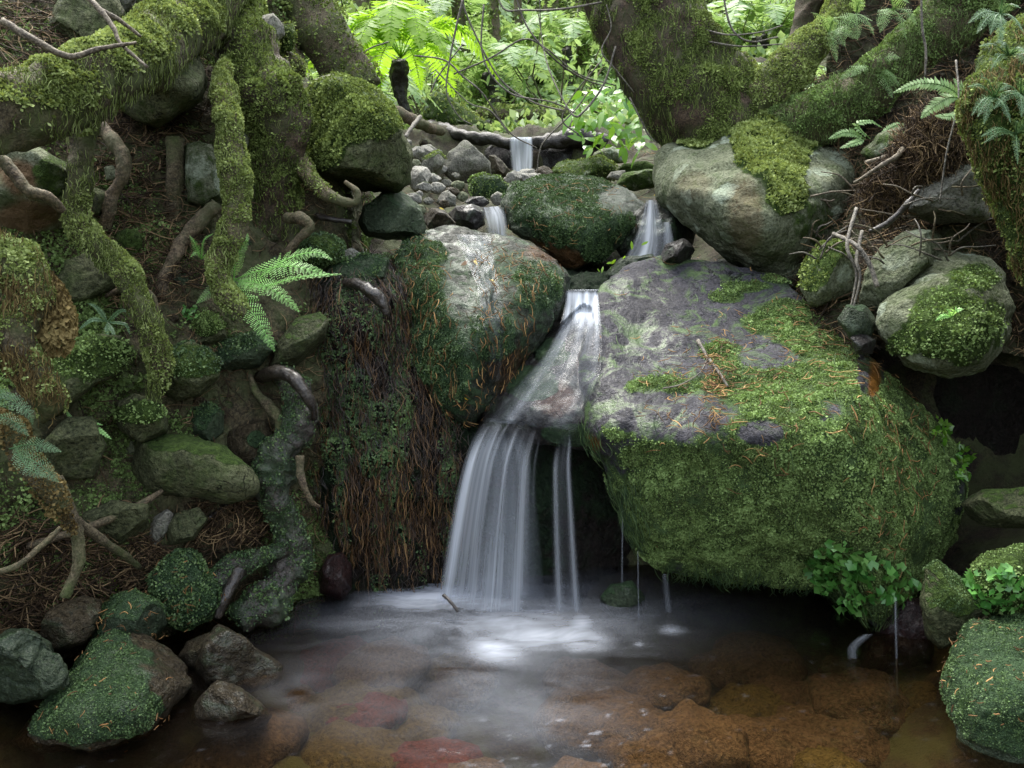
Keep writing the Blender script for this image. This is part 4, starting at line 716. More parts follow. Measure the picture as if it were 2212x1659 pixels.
root('root', 'bare tan root winding down behind the long mossy root', [(215, 275, 2.02, 15), (245, 305, 2.0, 14), (268, 345, 1.99, 15), (262, 385, 1.98, 14), (243, 420, 1.98, 13), (235, 460, 1.98, 14), (222, 500, 2.0, 12), (215, 530, 2.04, 10)], 'barebark')
root('root', 'dark upright root left of the lichen spotted stone', [(378, 300, 2.12, 20), (380, 360, 2.1, 19), (376, 420, 2.1, 18), (375, 460, 2.1, 20), (372, 500, 2.12, 22)], 'bark')
root('root', 'tan root slanting down below the lichen spotted stone', [(470, 440, 2.08, 16), (430, 480, 2.06, 17), (395, 520, 2.04, 16), (375, 560, 2.02, 14), (352, 600, 2.0, 12), (348, 640, 2.0, 15), (330, 668, 2.0, 10)], 'barebark')
root('root', 'thin tan root arching above the left mossy slab', [(230, 640, 1.9, 5), (260, 625, 1.88, 6), (300, 620, 1.86, 6), (330, 640, 1.86, 6), (340, 680, 1.86, 5)], 'barebark', sides=10)
root('root', 'mossy prong root curling in front of the rounded mossy boulder', [(640, 330, 2.3, 16), (660, 370, 2.22, 16), (690, 405, 2.18, 14), (725, 430, 2.15, 12), (765, 438, 2.15, 9), (772, 415, 2.15, 7), (745, 392, 2.15, 4)], 'barebark', mossmat='mosspale', dens=90000, msize=.006, mz=-.1, mossbl=[(680, 390, 60, 50)])
root('root', 'bent bare root at the foot of the buttress', [(620, 470, 2.15, 12), (650, 472, 2.12, 13), (668, 492, 2.12, 11), (645, 515, 2.12, 9), (620, 545, 2.12, 7)], 'barebark')
root('root', 'black root crossing the rear of the dark hollow beside the buttress', [(660, 460, 2.4, 8), (700, 470, 2.35, 7), (760, 480, 2.35, 5)], 'wetroot', sides=10)
root('root', 'knobbly twisted green root standing in the pool edge', [(600, 800, 2.0, 18), (640, 840, 1.96, 24), (656, 890, 1.94, 31), (638, 940, 1.93, 27), (604, 980, 1.92, 30), (586, 1035, 1.92, 42), (604, 1090, 1.92, 34), (628, 1140, 1.93, 29), (632, 1200, 1.93, 34), (610, 1258, 1.88, 31), (566, 1302, 1.84, 40), (516, 1342, 1.8, 26)], 'greenroot', sides=40, n=18, rough=.6,
     mossmat='mossdark', dens=90000, msize=.004, mz=-.3)
root('root', 'dark smooth root hooked over the top of the twisted green root', [(560, 815, 2.0, 14), (595, 803, 1.93, 14), (630, 815, 1.89, 15), (655, 845, 1.88, 13), (672, 870, 1.89, 10), (680, 905, 1.92, 6)], 'wetroot')
root('root', 'brown root sweeping down left of the twisted green root', [(540, 810, 1.98, 5), (555, 850, 1.96, 8), (580, 875, 1.94, 11), (600, 905, 1.93, 11), (608, 940, 1.93, 9)], 'bark')
root('root', 'thin knotted rootlet dangling right of the twisted green root', [(648, 985, 1.88, 9), (650, 1030, 1.87, 9), (660, 1060, 1.87, 7), (675, 1085, 1.88, 6), (690, 1095, 1.9, 3)], 'barebark', sides=10)
root('root', 'slim black root behind the dry tan stone', [(500, 860, 2.0, 4), (520, 930, 2.0, 6), (530, 1010, 1.98, 8), (520, 1060, 1.95, 8), (490, 1090, 1.9, 7), (450, 1120, 1.85, 5)], 'wetroot', sides=12)
root('root', 'mossy stump root lying from the lumpy rock to the twisted root', [(445, 1290, 1.78, 26), (480, 1245, 1.8, 28), (540, 1210, 1.84, 24), (590, 1195, 1.88, 16), (630, 1185, 1.92, 10)], 'greenroot', mossmat='mossdark', dens=120000, msize=.005, mz=-.3, sides=20)
root('root', 'wet purple root prong touching the pool beside the lumpy rock', [(520, 1230, 1.8, 14), (500, 1265, 1.77, 13), (482, 1300, 1.75, 12), (470, 1335, 1.74, 8)], 'wetroot')
root('root', 'dark shiny root curling over the head of the root curtain', [(745, 610, 2.16, 8), (775, 615, 2.12, 12), (800, 630, 2.1, 15), (822, 650, 2.1, 13), (835, 680, 2.1, 8)], 'wetroot')
root('root', 'red brown root crossing the litter at the lower left', [(60, 1180, 1.6, 8), (160, 1150, 1.62, 10), (240, 1120, 1.66, 9), (310, 1085, 1.7, 7), (350, 1060, 1.74, 5)], 'barebark', sides=12)
root('root', 'upright dark root in the lower left litter', [(125, 1030, 1.56, 9), (150, 1100, 1.56, 12), (170, 1160, 1.56, 13), (165, 1230, 1.54, 12), (140, 1290, 1.52, 10)], 'bark')
root('root', 'forked dark root right of the upright dark root', [(150, 1110, 1.58, 10), (210, 1160, 1.6, 10), (270, 1200, 1.66, 9), (300, 1225, 1.72, 6)], 'bark', sides=12)
root('root', 'thin brown root looping down at the lower left edge', [(-20, 1240, 1.45, 6), (40, 1220, 1.46, 7), (100, 1170, 1.5, 7), (130, 1140, 1.53, 5)], 'barebark', sides=10)
root('tree', 'slender mossy trunk behind the buttress at the top', [(528, -60, 2.6, 24), (540, 20, 2.55, 23), (548, 80, 2.52, 22), (560, 140, 2.5, 26)], 'bark', cat='tree', mossmat='moss', dens=40000, msize=.01, mz=-.7)
root('tree', 'brown leaning trunk between the pale angular rock and the tree fern', [(620, -80, 3.2, 60), (665, 10, 3.15, 50), (705, 80, 3.1, 46), (745, 140, 3.1, 46), (775, 200, 3.1, 50)], 'bark', cat='tree', sides=32, mossmat='moss', dens=12000, msize=.012, mz=-.4)
root('root', 'small mossy root stub left of the brown leaning trunk', [(588, 110, 2.6, 18), (615, 125, 2.58, 16), (640, 140, 2.58, 15), (652, 165, 2.6, 8)], 'bark', mossmat='mosspale', dens=50000, msize=.008, mz=-.2)
# right side trunk and roots
root('tree', 'huge leaning trunk with patchy moss right of the stream', [(1330, -200, 3.3, 120), (1385, -40, 3.2, 122), (1420, 60, 3.15, 120), (1465, 150, 3.1, 120), (1530, 230, 3.1, 120), (1590, 300, 3.15, 100), (1640, 380, 3.2, 70)], 'barered', cat='tree', sides=64, n=18, rough=.25,
     mossmat='moss', dens=90000, msize=.0075, mz=-.08, up=.4)
root('root', 'pale mossy root rising right from the foot of the leaning trunk', [(1500, 230, 3.1, 60), (1580, 225, 3.0, 55), (1650, 205, 2.95, 48), (1700, 160, 2.95, 42), (1750, 100, 2.98, 36), (1795, 50, 3.0, 30), (1830, -20, 3.05, 28)], 'bark', sides=32, mossmat='mosspale', dens=90000, msize=.0075, mz=-.4)
root('root', 'bright green mossy root slanting to the upper right corner', [(1640, 300, 2.98, 54), (1720, 275, 2.9, 54), (1800, 240, 2.84, 52), (1880, 180, 2.8, 48), (1960, 110, 2.78, 52), (2050, 40, 2.76, 66), (2160, -80, 2.75, 70)], 'bark', sides=40, mossmat='mossgreen', dens=100000, msize=.0065, mz=-.35)
root('root', 'pointed mossy root stub behind the saddle of the leaning trunk', [(1600, 120, 3.3, 12), (1612, 145, 3.28, 18), (1635, 175, 3.2, 20), (1660, 200, 3.15, 18)], 'bark', mossmat='mosspale', dens=30000, msize=.01, mz=-.6)
root('tree', 'red brown fibrous tree fern trunk rising behind the pale mossy root', [(1690, 200, 3.3, 22), (1715, 110, 3.3, 24), (1750, 20, 3.3, 28), (1775, -80, 3.3, 30)], 'barered', cat='tree', sides=24, rough=.4)
root('root', 'thick root under fibre at the right, pointing down left', [(2110, 310, 2.25, 34), (2060, 300, 2.3, 44), (2000, 350, 2.32, 40), (1940, 400, 2.35, 30), (1890, 450, 2.38, 16)], 'bark', rough=.5, mossmat='mossbrown', dens=60000, msize=.012, mz=-1, droop=.8)
root('root', 'grey branch arching over the flat mossy slab at the right', [(1870, 352, 2.4, 4), (1920, 335, 2.35, 5), (1960, 300, 2.32, 5), (2000, 270, 2.3, 6), (2040, 262, 2.28, 6), (2085, 300, 2.25, 5)], 'twig', cat='branch', sides=10)
root('root', 'dark twisted twig root below the fibrous root ball', [(1878, 500, 2.25, 5), (1920, 480, 2.22, 6), (1960, 440, 2.2, 6), (1985, 410, 2.2, 5)], 'wetroot', cat='branch', sides=10)
root('root', 'forked grey twig root left of the fibrous root ball', [(1845, 395, 2.3, 3), (1870, 380, 2.28, 4), (1900, 360, 2.26, 5), (1940, 335, 2.26, 6), (1955, 310, 2.3, 5)], 'twig', cat='branch', sides=10)
# logs
root('log', 'black rotten log forming the sill of the upper waterfall', [(930, 272, 5.9, 10), (985, 290, 5.7, 13), (1050, 303, 5.6, 14), (1120, 306, 5.55, 12), (1190, 305, 5.55, 15), (1250, 300, 5.6, 18), (1310, 310, 5.7, 16)], 'darklog', cat='log', rough=.5, sides=20)
root('log', 'fallen log with bright moss crossing behind the upper waterfall', [(1030, 245, 6.9, 9), (1090, 247, 6.8, 11), (1160, 248, 6.8, 11), (1240, 244, 6.9, 10), (1300, 236, 7.2, 9)], 'bark', cat='log', mossmat='mosspale', dens=12000, msize=.02, mz=-.4)
root('log', 'grey driftwood log left of the pebble bed', [(845, 235, 4.3, 10), (890, 258, 4.3, 12), (925, 275, 4.4, 11), (955, 285, 4.6, 8)], 'barebark', cat='log')
root('log', 'pale stick leaning on the driftwood left of the pebble bed', [(875, 297, 3.9, 4), (892, 272, 4.0, 4.5), (908, 252, 4.1, 4)], 'vine', cat='stick', sides=10)
# recess under the sill log: its shade is painted as near black rock
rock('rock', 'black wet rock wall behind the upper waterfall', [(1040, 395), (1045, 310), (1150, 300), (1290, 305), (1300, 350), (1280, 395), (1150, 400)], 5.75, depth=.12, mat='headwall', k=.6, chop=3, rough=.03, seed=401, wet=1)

# ------------------------------------------------------------------ strands, litter, ferns
ALL = bvh_of([(v[0], v[1]) for k, v in SURF.items() if 'pool bed' not in k]+[(GV, GT)])
def strands(C, r, sides=3):
    """C (n,K,3) polylines -> three sided strands"""
    n, K = C.shape[:2]; T = np.gradient(C, axis=1); T /= np.maximum(np.linalg.norm(T, axis=2, keepdims=True), 1e-9)
    a = np.cross(T, np.array([.35, .8, .45])); a /= np.maximum(np.linalg.norm(a, axis=2, keepdims=True), 1e-9); b = np.cross(T, a)
    th = np.arange(sides)*2*math.pi/sides
    V = C[:, :, None]+(a[:, :, None]*np.cos(th)[:, None]+b[:, :, None]*np.sin(th)[:, None])*r[:, :, None, None]
    V = V.reshape(-1, 3)
    s, k, j = np.meshgrid(np.arange(n), np.arange(K-1), np.arange(sides), indexing='ij'); s, k, j = s.ravel(), k.ravel(), j.ravel(); j2 = (j+1) % sides
    B = s*K*sides
    return V, np.stack([B+k*sides+j, B+k*sides+j2, B+(k+1)*sides+j2, B+(k+1)*sides+j], 1)
def litter(name, label, surf, n, L, r, mat, mask=None, seed=1, droop=0, lift=.004, curl=.6, grav=None, K=5, parent=None, kind='stuff', front=True, stand=.15):
    rg = np.random.default_rng(seed); V, T, N = surf[:3]
    m = np.ones(len(V)) if mask is None else mask
    a = np.linalg.norm(np.cross(V[T[:, 1]]-V[T[:, 0]], V[T[:, 2]]-V[T[:, 0]]), axis=1)/2
    w = a*m[T].mean(1)
    x, y = proj(V[T[:, 0]]); w = w*((x > -60) & (x < 2270) & (y > -60) & (y < 1700)); vd_ = np.array([0, 0, CAMZ])-V[T[:, 0]]; w = w*((N[T[:, 0]]*vd_).sum(1) > .12*np.linalg.norm(vd_, axis=1))
    idx = rg.choice(len(T), n, p=w/w.sum()); q = rg.random((n, 2)); q[:, 0] = np.sqrt(q[:, 0])
    p = V[T[idx, 0]]*(1-q[:, :1])+V[T[idx, 1]]*q[:, :1]*(1-q[:, 1:])+V[T[idx, 2]]*q[:, :1]*q[:, 1:]; nrm = N[T[idx, 0]]
    t = rg.normal(size=(n, 3)); t[:, 2] *= .5
    if grav is not None: t = t*(1-grav)+np.array([0, 0, -1.])*grav*1.5
    t -= (t*nrm).sum(1, keepdims=True)*nrm*(1-stand); t /= np.linalg.norm(t, axis=1, keepdims=True)
    b = np.cross(nrm, t); Ls = L*rg.uniform(.4, 1.6, n); s = np.linspace(-.5, .5, K)
    cu = rg.normal(0, curl, n); c2 = rg.normal(0, curl*.6, n)
    C = p[:, None]+t[:, None]*(s[None, :, None]*Ls[:, None, None])+b[:, None]*((s[None]**2*4-.5)*cu[:, None]*Ls[:, None]*.3+np.sin(s[None]*9)*c2[:, None]*Ls[:, None]*.08)[..., None]
    C = C+nrm[:, None]*(lift+rg.random((n, 1, 1))*lift*1.5)
    if droop: C[:, :, 2] -= ((s+.5)**2)[None]*droop*Ls[:, None]
    rr = r*rg.uniform(.5, 1.4, (n, 1))*np.array([.6]+[1]*(K-2)+[.5])
    SV, SF = strands(C, rr)
    o = mk(name, SV, SF, M[mat], parent=parent, attrs={'v': np.repeat(rg.random(n), K*3)})
    if parent is None: tag(o, label, None, None, kind)
    return o
def frond_geo(C, nrm, wd, npin, npl, rg, lean=.45, stem=.0018, droop=.15, bare=.12):
    """a feather frond along the polyline C, its blades lying across nrm"""
    Ccs = catmull(C, 8); seg = np.r_[0, np.cumsum(np.linalg.norm(np.diff(Ccs, axis=0), axis=1))]; tt = seg/seg[-1]
    pos = lambda t: np.stack([np.interp(t, tt, Ccs[:, k]) for k in range(3)], -1)
    L = seg[-1]; ts = np.linspace(bare, .985, npin); V, Fq, A = [], [], []
    SV, SF = strands(Ccs[None], np.linspace(stem, stem*.3, len(Ccs))[None]); V.append(SV); Fq.append(SF); A.append(np.full(len(SV), .25)); n = len(SV)
    for i, t in enumerate(ts):
        p = pos(t); T = pos(min(t+.02, 1))-pos(t-.02); T /= np.linalg.norm(T); nr = nrm-(nrm@T)*T; nr /= np.linalg.norm(nr); s = np.cross(T, nr)
        u = (t-bare)/(1-bare); w = wd*min(1, .45+u*3)*(1-u**1.7)**.75+wd*.04
        for sg in (1, -1):
            d = s*sg+T*lean+nr*rg.normal(0, .12); d /= np.linalg.norm(d); sp_ = L*(1-bare)/npin
            q = np.cross(d, nr); q /= np.linalg.norm(q); pw = sp_*.52
            v = .5+rg.normal(0, .15)
            if npl <= 1:
                m = p+d*w*.45-nr*w*droop*.3; e = p+d*w-nr*w*droop
                V.append(np.array([p-q*pw*.5, m-q*pw, e, m+q*pw, p+q*pw*.5, p])); Fq.append(np.array([[0, 1, 2, 3], [0, 3, 4, 5]])+n); A.append(np.full(6, v)); n += 6
            else:
                for j in range(npl):
                    f = (j+.3)/npl; b = p+d*w*f-nr*w*droop*f*f; ll = pw*1.25*(1-f**2*.75); hw = w/npl*.5
                    for s2 in (1, -1):
                        dd = q*s2*ll+d*hw*.5
                        V.append(np.array([b, b+dd*.5+d*hw*.7, b+dd, b+dd*.55-d*hw*.5])); Fq.append(np.array([[0, 1, 2, 3]])+n); A.append(np.full(4, v+rg.normal(0, .1))); n += 4
    return np.vstack(V), np.vstack(Fq), np.concatenate(A)
def px_fern(label, mat, fr, wd=.03, npin=18, npl=6, seed=1, nrm=(.1, -.75, .65), cat='fern', name='fern'):
    """fronds given as lists of (px, py, Y); one fern thing with frond children"""
    rg = np.random.default_rng(seed)
    b = P(*fr[0][0][0]) if isinstance(fr[0][0][0], tuple) else P(*fr[0][0])
    e = bpy.data.objects.new(name, None); COL.objects.link(e); e.location = b; ORG[e.name] = b; tag(e, label, cat)
    for f in fr:
        w = wd
        if isinstance(f[0][0], tuple): w = f[1]; f = f[0]
        C = np.array([P(*q) for q in f])
        V, Fq, A = frond_geo(C, np.array(nrm)+rg.normal(0, .15, 3), w, npin, npl, rg)
        mk('frond', V, Fq, M[mat], parent=e, smooth=False, attrs={'v': A})
    return e
px_fern('bright green fern leaning out over the top of the root curtain', 'fern',
  [([(505, 605, 1.95), (560, 585, 1.88), (630, 575, 1.83), (705, 592, 1.8)], .04), ([(505, 605, 1.95), (560, 612, 1.86), (610, 640, 1.83), (645, 672, 1.82)], .034), ([(505, 605, 1.95), (535, 660, 1.87), (565, 705, 1.84), (592, 757, 1.83)], .036),
   ([(505, 605, 1.95), (470, 618, 1.92), (425, 655, 1.9)], .02), ([(505, 605, 1.95), (510, 560, 1.93), (530, 520, 1.93), (535, 505, 1.94)], .022), ([(560, 600, 1.9), (620, 560, 1.86), (680, 545, 1.84), (715, 560, 1.83)], .028), ([(505, 605, 1.95), (560, 620, 1.86), (640, 600, 1.8), (735, 592, 1.78)], .016)], npin=17, npl=6, seed=2)
px_fern('spiky dark blue green fern above the left mossy slab', 'blueleaf', [([(232, 695, 1.8), (200, 690, 1.78), (170, 712, 1.77)], .008), ([(232, 695, 1.8), (210, 665, 1.79), (190, 655, 1.78)], .008), ([(232, 695, 1.8), (262, 670, 1.78), (285, 680, 1.77)], .008), ([(232, 695, 1.8), (228, 730, 1.77), (215, 752, 1.76)], .008), ([(232, 695, 1.8), (245, 720, 1.77), (250, 740, 1.76)], .007), ([(232, 695, 1.8), (270, 700, 1.78), (280, 722, 1.77)], .007)], npin=14, npl=1, seed=3)
px_fern('small fern with three toothed fronds on the dark left bank', 'fern', [([(170, 930, 1.7), (190, 945, 1.68), (210, 965, 1.67)], .010), ([(170, 930, 1.7), (205, 925, 1.68), (240, 948, 1.67)], .011), ([(170, 930, 1.7), (200, 915, 1.68), (222, 918, 1.68)], .008), ([(170, 930, 1.7), (150, 900, 1.7), (143, 885, 1.7)], .008)], npin=14, npl=1, seed=4)
px_fern('lacy blue green fern spray at the left edge, upper one', 'blueleaf', [([(-40, 870, 1.45), (10, 860, 1.42), (60, 890, 1.41), (70, 915, 1.41)], .022), ([(-40, 900, 1.45), (20, 905, 1.42), (60, 940, 1.41)], .022), ([(-40, 840, 1.45), (0, 850, 1.42), (40, 862, 1.41)], .016)], npin=14, npl=5, seed=5)
px_fern('lacy blue green fern spray at the left edge, lower one', 'blueleaf', [([(20, 970, 1.45), (70, 960, 1.42), (130, 975, 1.41)], .02), ([(30, 980, 1.45), (80, 1000, 1.42), (125, 1040, 1.41)], .024), ([(30, 960, 1.45), (60, 1010, 1.42), (100, 1030, 1.41)], .02)], npin=14, npl=5, seed=6)
px_fern('delicate small fern beside the foot of the first hanging root', 'fern', [([(435, 560, 1.98), (420, 525, 1.95), (410, 510, 1.94)], .012), ([(435, 560, 1.98), (440, 520, 1.95), (460, 505, 1.94)], .012), ([(435, 560, 1.98), (425, 545, 1.95), (412, 555, 1.94)], .01), ([(435, 560, 1.98), (452, 545, 1.95), (468, 548, 1.94)], .01)], npin=12, npl=4, seed=7)
px_fern('silvery fern frond arching across the black hollow at the upper right', 'bgfern', [([(2085, 215, 2.1), (2040, 185, 2.1), (1985, 180, 2.12), (1930, 200, 2.14)], .028), ([(2085, 215, 2.1), (2050, 210, 2.1), (2010, 235, 2.1), (1990, 255, 2.1)], .03), ([(2090, 230, 2.1), (2080, 190, 2.1), (2060, 170, 2.1)], .03), ([(2090, 240, 2.1), (2060, 250, 2.08), (2020, 250, 2.08)], .025)], npin=22, npl=1, seed=8)
px_fern('low fern growing behind the crest of the big pale boulder', 'bgfern', [([(1870, 300, 2.6), (1830, 285, 2.6), (1790, 300, 2.6)], .022), ([(1880, 300, 2.6), (1850, 270, 2.6), (1880, 262, 2.6), (1905, 275, 2.6)], .02), ([(1870, 300, 2.6), (1840, 310, 2.58), (1815, 320, 2.58)], .02), ([(1900, 290, 2.6), (1940, 268, 2.6), (1960, 275, 2.6)], .018)], npin=16, npl=1, seed=9)
px_fern('tiny fern tuft rooted in the olive boulder', 'fern', [([(2055, 685, 1.87), (2065, 670, 1.85), (2080, 668, 1.84)], .014), ([(2055, 685, 1.87), (2040, 682, 1.86), (2022, 692, 1.85)], .010), ([(2055, 685, 1.87), (2050, 672, 1.86), (2045, 668, 1.86)], .010)], npin=8, npl=1, seed=10)
for i, (x, y, l) in enumerate([(2160, 30, 'uppermost'), (2180, 120, 'second'), (2150, 210, 'third'), (2205, 205, 'fourth'), (2195, 290, 'lowest')]):
    rg = np.random.default_rng(30+i); fr = []
    for k in range(8):
        a = rg.uniform(0, 6.28); L = rg.uniform(50, 95); L *= .8; fr.append(([(x, y, 1.62), (x+L*.5*math.cos(a), y+L*.4*math.sin(a)-8, 1.58), (x+L*math.cos(a), y+L*.8*math.sin(a)+12, 1.56)], .014))
    px_fern('soft blue green fern clump on the right rock face, %s of five from the top' % l, 'blueleaf', fr, npin=12, npl=4, seed=40+i)
rg = np.random.default_rng(77)
for i, (x, y, l) in enumerate([(1850, 30, 'above the earthy hollow'), (1930, 20, 'right of the earthy hollow'), (1790, 70, 'beside the fibrous trunk'), (1890, 150, 'hanging in the earthy hollow')]):
    fr = []
    for k in range(7):
        a = rg.uniform(0, 6.28); L = rg.uniform(40, 80); fr.append(([(x, y, 2.75), (x+L*.5*math.cos(a), y+L*.4*math.sin(a)-8, 2.7), (x+L*math.cos(a), y+L*.8*math.sin(a)+12, 2.68)], .03))
    px_fern('small bushy fern on the upper right bank, '+l, 'bgfern', fr, npin=12, npl=4, seed=60+i)

SG2 = 'small earthy stones bedded in the left bank'
LTREE = bvh_of([(LV, LT)])
rg = np.random.default_rng(90)
for i in range(46):
    x, y = (rg.uniform(190, 660), rg.uniform(300, 700)) if i % 3 else (rg.uniform(60, 560), rg.uniform(860, 1260)); r = rg.uniform(7, 24); p_, n_ = hit(x, y, 0, LTREE)
    ol = [(x+r*rg.uniform(.8, 1.3)*math.cos(a), y+r*rg.uniform(.6, 1)*math.sin(a)) for a in np.arange(0, 6.28, .785)]
    rock('stone', 'small earthy stone bedded in the soil of the left bank', ol, float(p_[1])+.004, mat=['olive', 'dryrock', 'brownrock', 'olive', 'algae'][i % 5], lvl=4, chop=9, seed=700+i, cat='stone', group=SG2, mz=.4 if i % 2 else None, mbase=.2)
# ------------------------------------------------------------------ litter and hanging rootlets
litter('leaf_litter', 'brown twigs and dead leaves littering the left bank', (LV, LT, LN), 3600, .05, .0011, 'straw', np.clip(fbm(LV, 4, 3, 5)*2+.3, 0.05, 1), seed=1)
lowm = blobs(LV, [(200, 1230, 200, 90), (480, 1130, 120, 50), (90, 1180, 120, 60), (60, 1320, 120, 60), (0, 1440, 80, 60)])
litter('leaf_litter', 'thick mat of orange brown twigs in the lower left bank', (LV, LT, LN), 1900, .07, .0014, 'straw', lowm+.01, seed=2, lift=.01)
litter('leaf_litter', 'matted brown twigs on the upper left bank around the stones', (LV, LT, LN), 1700, .06, .0012, 'straw', blobs(LV, [(300, 330, 120, 160), (60, 130, 140, 140), (320, 560, 130, 120)])+.01, seed=3, lift=.01)
litter('leaf_litter', 'dry twigs and roots littering the right bank', (RV, RT, RN), 3600, .09, .0016, 'straw', None, seed=4, lift=.012)
litter('leaf_litter', 'twigs and debris among the cobbles of the stream bed', (GV, GT, GN), 2600, .07, .0016, 'straw', ((GV[:, 1] > 2.5) & (GV[:, 1] < 5.5)).astype(float), seed=5, lift=.012)
rb = SURF['thick root under fibre at the right, pointing down left']
litter('root_fibre', 'dense brown rootlets of the fibrous root ball', rb, 3500, .07, .0012, 'straw', None, seed=6, lift=.02, grav=.5, curl=1, stand=.8)
cm = blobs(HV, [(840, 900, 150, 380), (720, 800, 50, 200), (960, 1100, 60, 160)], na=.2)
hs = (HV, HT, HN)
litter('rootlets', 'curtain of wet hanging rootlets over the headwall', hs, 5500, .045, .0009, 'rootlet', cm, seed=7, lift=.012, grav=.85, curl=.7, K=6)
litter('rootlets', 'tan rootlet fringe at the foot of the root curtain', hs, 900, .045, .0011, 'fringe', blobs(HV, [(840, 1120, 120, 110)], na=.5)+.06*cm, seed=8, lift=.02, grav=.9, curl=.5, K=6)
vm = cm*np.clip(vn(HV*np.array([1, 1, .18]), 22, 3)*2.2+.55, 0, 1)
s = sample(HV, HT, HN, vm, 700000, np.random.default_rng(3))
lv, lf, at = leaflets(s[0], s[1], .0037, np.random.default_rng(4), .4, .8, lift=.016); o = mk('moss', lv, lf, M['mossdark'], smooth=False, attrs={'v': at}); tag(o, 'wet green moss growing in streaks down the root curtain', None, None, 'stuff')
lm = np.clip(fbm(LV, 4.5, 4, 21)*2.2+.35, 0, 1)*np.clip((proj(LV)[1]-350)/200, .15, 1)
s = sample(LV, LT, LN, lm, 190000, np.random.default_rng(5)); lv, lf, at = leaflets(s[0], s[1], .006, np.random.default_rng(6), .5); o = mk('moss', lv, lf, M['mossgreen'], smooth=False, attrs={'v': at}); tag(o, 'patches of green moss on the left bank', None, None, 'stuff')
# moss beards: part of the limb or trunk they hang from
BYL = {o['label']: o for o in S.objects if 'label' in o}
for lab, n, L, mt, sd_ in [('thick mossy limb crossing the top left corner', 1500, .022, 'mosspale', 1), ('pale mossy root hanging in front of the buttress root, first from the right', 700, .014, 'mosspale', 2), ('long mossy root dropping from under the thick limb to a torn tip', 800, .014, 'mosspale', 3),
    ('shaggy root with brown and whitish moss at the left edge', 1200, .022, 'mossbrown', 4), ('broad mossy buttress root descending right of the thick limb', 1500, .02, 'moss', 5), ('huge leaning trunk with patchy moss right of the stream', 2600, .03, 'moss', 6),
    ('bright green mossy root slanting to the upper right corner', 1500, .025, 'mossgreen', 7), ('tall mossy rock face with ferns on the right edge of the picture', 1200, .022, 'mossbrown', 8), ('big pale lichen covered boulder with a mossy crest, at the foot of the leaning trunk', 0, .03, 'moss', 9)]:
    if n: litter('moss_strands', None, SURF[lab], n, L, .0008, mt, np.clip(fbm(SURF[lab][0], 14, 3, sd_+50)*2.5+.4, .02, 1), seed=sd_, lift=.003, grav=.8, curl=.8, stand=.7, parent=BYL[lab])
# needles lying on the boulders
def needles(key, lab, n, bl, L=.026, r=.0011, mat='needle', seed=1, grav=.2, curl=.55):
    s = SURF[key]; litter('fallen_needles', lab, s[:3], n, L, r, mat, blobs(s[0], bl)+.004, seed=seed, lift=.008, grav=grav, curl=curl)
KB = 'huge mossy slab boulder with violet grey top, overhanging the right half of the pool'
KM = 'rounded wet boulder draped in orange needles, between the root curtain and the main fall'
needles(KB, 'orange needles scattered over the huge slab boulder', 520, [(1650, 850, 260, 160), (1540, 800, 60, 100), (1930, 950, 80, 200), (1900, 1150, 60, 140), (1740, 700, 80, 80)], seed=1)
needles(KB, 'drift of orange needles in the middle of the huge slab boulder', 190, [(1545, 850, 28, 90), (1530, 930, 40, 30)], seed=2)
needles(KM, 'orange needles stuck all over the rounded wet boulder', 560, [(1040, 780, 110, 130), (1080, 650, 60, 120), (900, 650, 70, 140), (1020, 860, 60, 60), (1110, 600, 90, 60)], seed=3, grav=.6)
needles('dark green angular boulder above the crevice, between the two upper trickles', 'orange needles on the dark green angular boulder', 110, [(1240, 460, 130, 70)], L=.03, r=.001, seed=4)
needles('broad green and brown boulder standing in the pool at the lower left', 'few orange needles on the broad green and brown boulder', 50, [(220, 1500, 160, 110)], L=.012, seed=5)
needles('green moss carpeted boulder in the lower right corner', 'orange needles on the green boulder in the lower right corner', 60, [(2130, 1450, 90, 120)], L=.012, seed=6)
needles('lumpy moss covered rock at the left margin of the pool', 'orange needles on the lumpy moss covered rock', 40, [(400, 1270, 80, 80)], L=.015, seed=7)
needles('hummocky green wet rock behind the broad green boulder', 'orange needles on the hummocky green wet rock', 50, [(280, 1340, 80, 50)], L=.015, seed=8)

# ------------------------------------------------------------------ twigs and vines
def twig(label, pts, mat='twig', cat='twig', group=None, name='twig', n=8): return root(name, label, pts, mat, cat, n=n, sides=8, rough=.15, group=group)
twig('long bare twig forking above the thick mossy limb', [(5, 45, 1.5, 8), (80, 90, 1.5, 8), (150, 122, 1.52, 7), (215, 105, 1.54, 5), (295, 92, 1.56, 3)])
twig('thin grey twig crossing down over the thick mossy limb', [(175, -20, 1.6, 6), (215, 20, 1.58, 6), (245, 60, 1.57, 5), (262, 95, 1.56, 4), (318, 145, 1.55, 3)])
twig('short side twig near the top left above the mossy limb', [(215, 20, 1.58, 5), (260, 45, 1.6, 5), (305, 80, 1.62, 3)])
t_ = [hit(x, y, .012) for x, y in [(1505, 740), (1535, 785), (1572, 842)]]
def world_twig(label, pxs, r, mat='vine', cat='twig', lift=.008):
    return root('twig', label, [(*hit(x, y, lift)[0], rr) for (x, y), rr in zip(pxs, np.linspace(r, r*.6, len(pxs)))], mat, cat, n=6, sides=8, rough=.1, world=True)
world_twig('pale peeled stick lying on the huge slab boulder', [(1505, 740), (1525, 772), (1550, 808), (1572, 842)], .0055)
world_twig('thin bent twig joining the pale stick on the slab boulder', [(1430, 845), (1470, 835), (1510, 810), (1528, 780)], .0022)
root('twig', 'small dark twig poking out of the foam under the main fall', [(958, 1285, 1.9, 4), (975, 1302, 1.88, 4), (990, 1322, 1.87, 3)], 'wetroot', 'twig', sides=8)
VG = 'thin vines hanging across the view of the far bank'
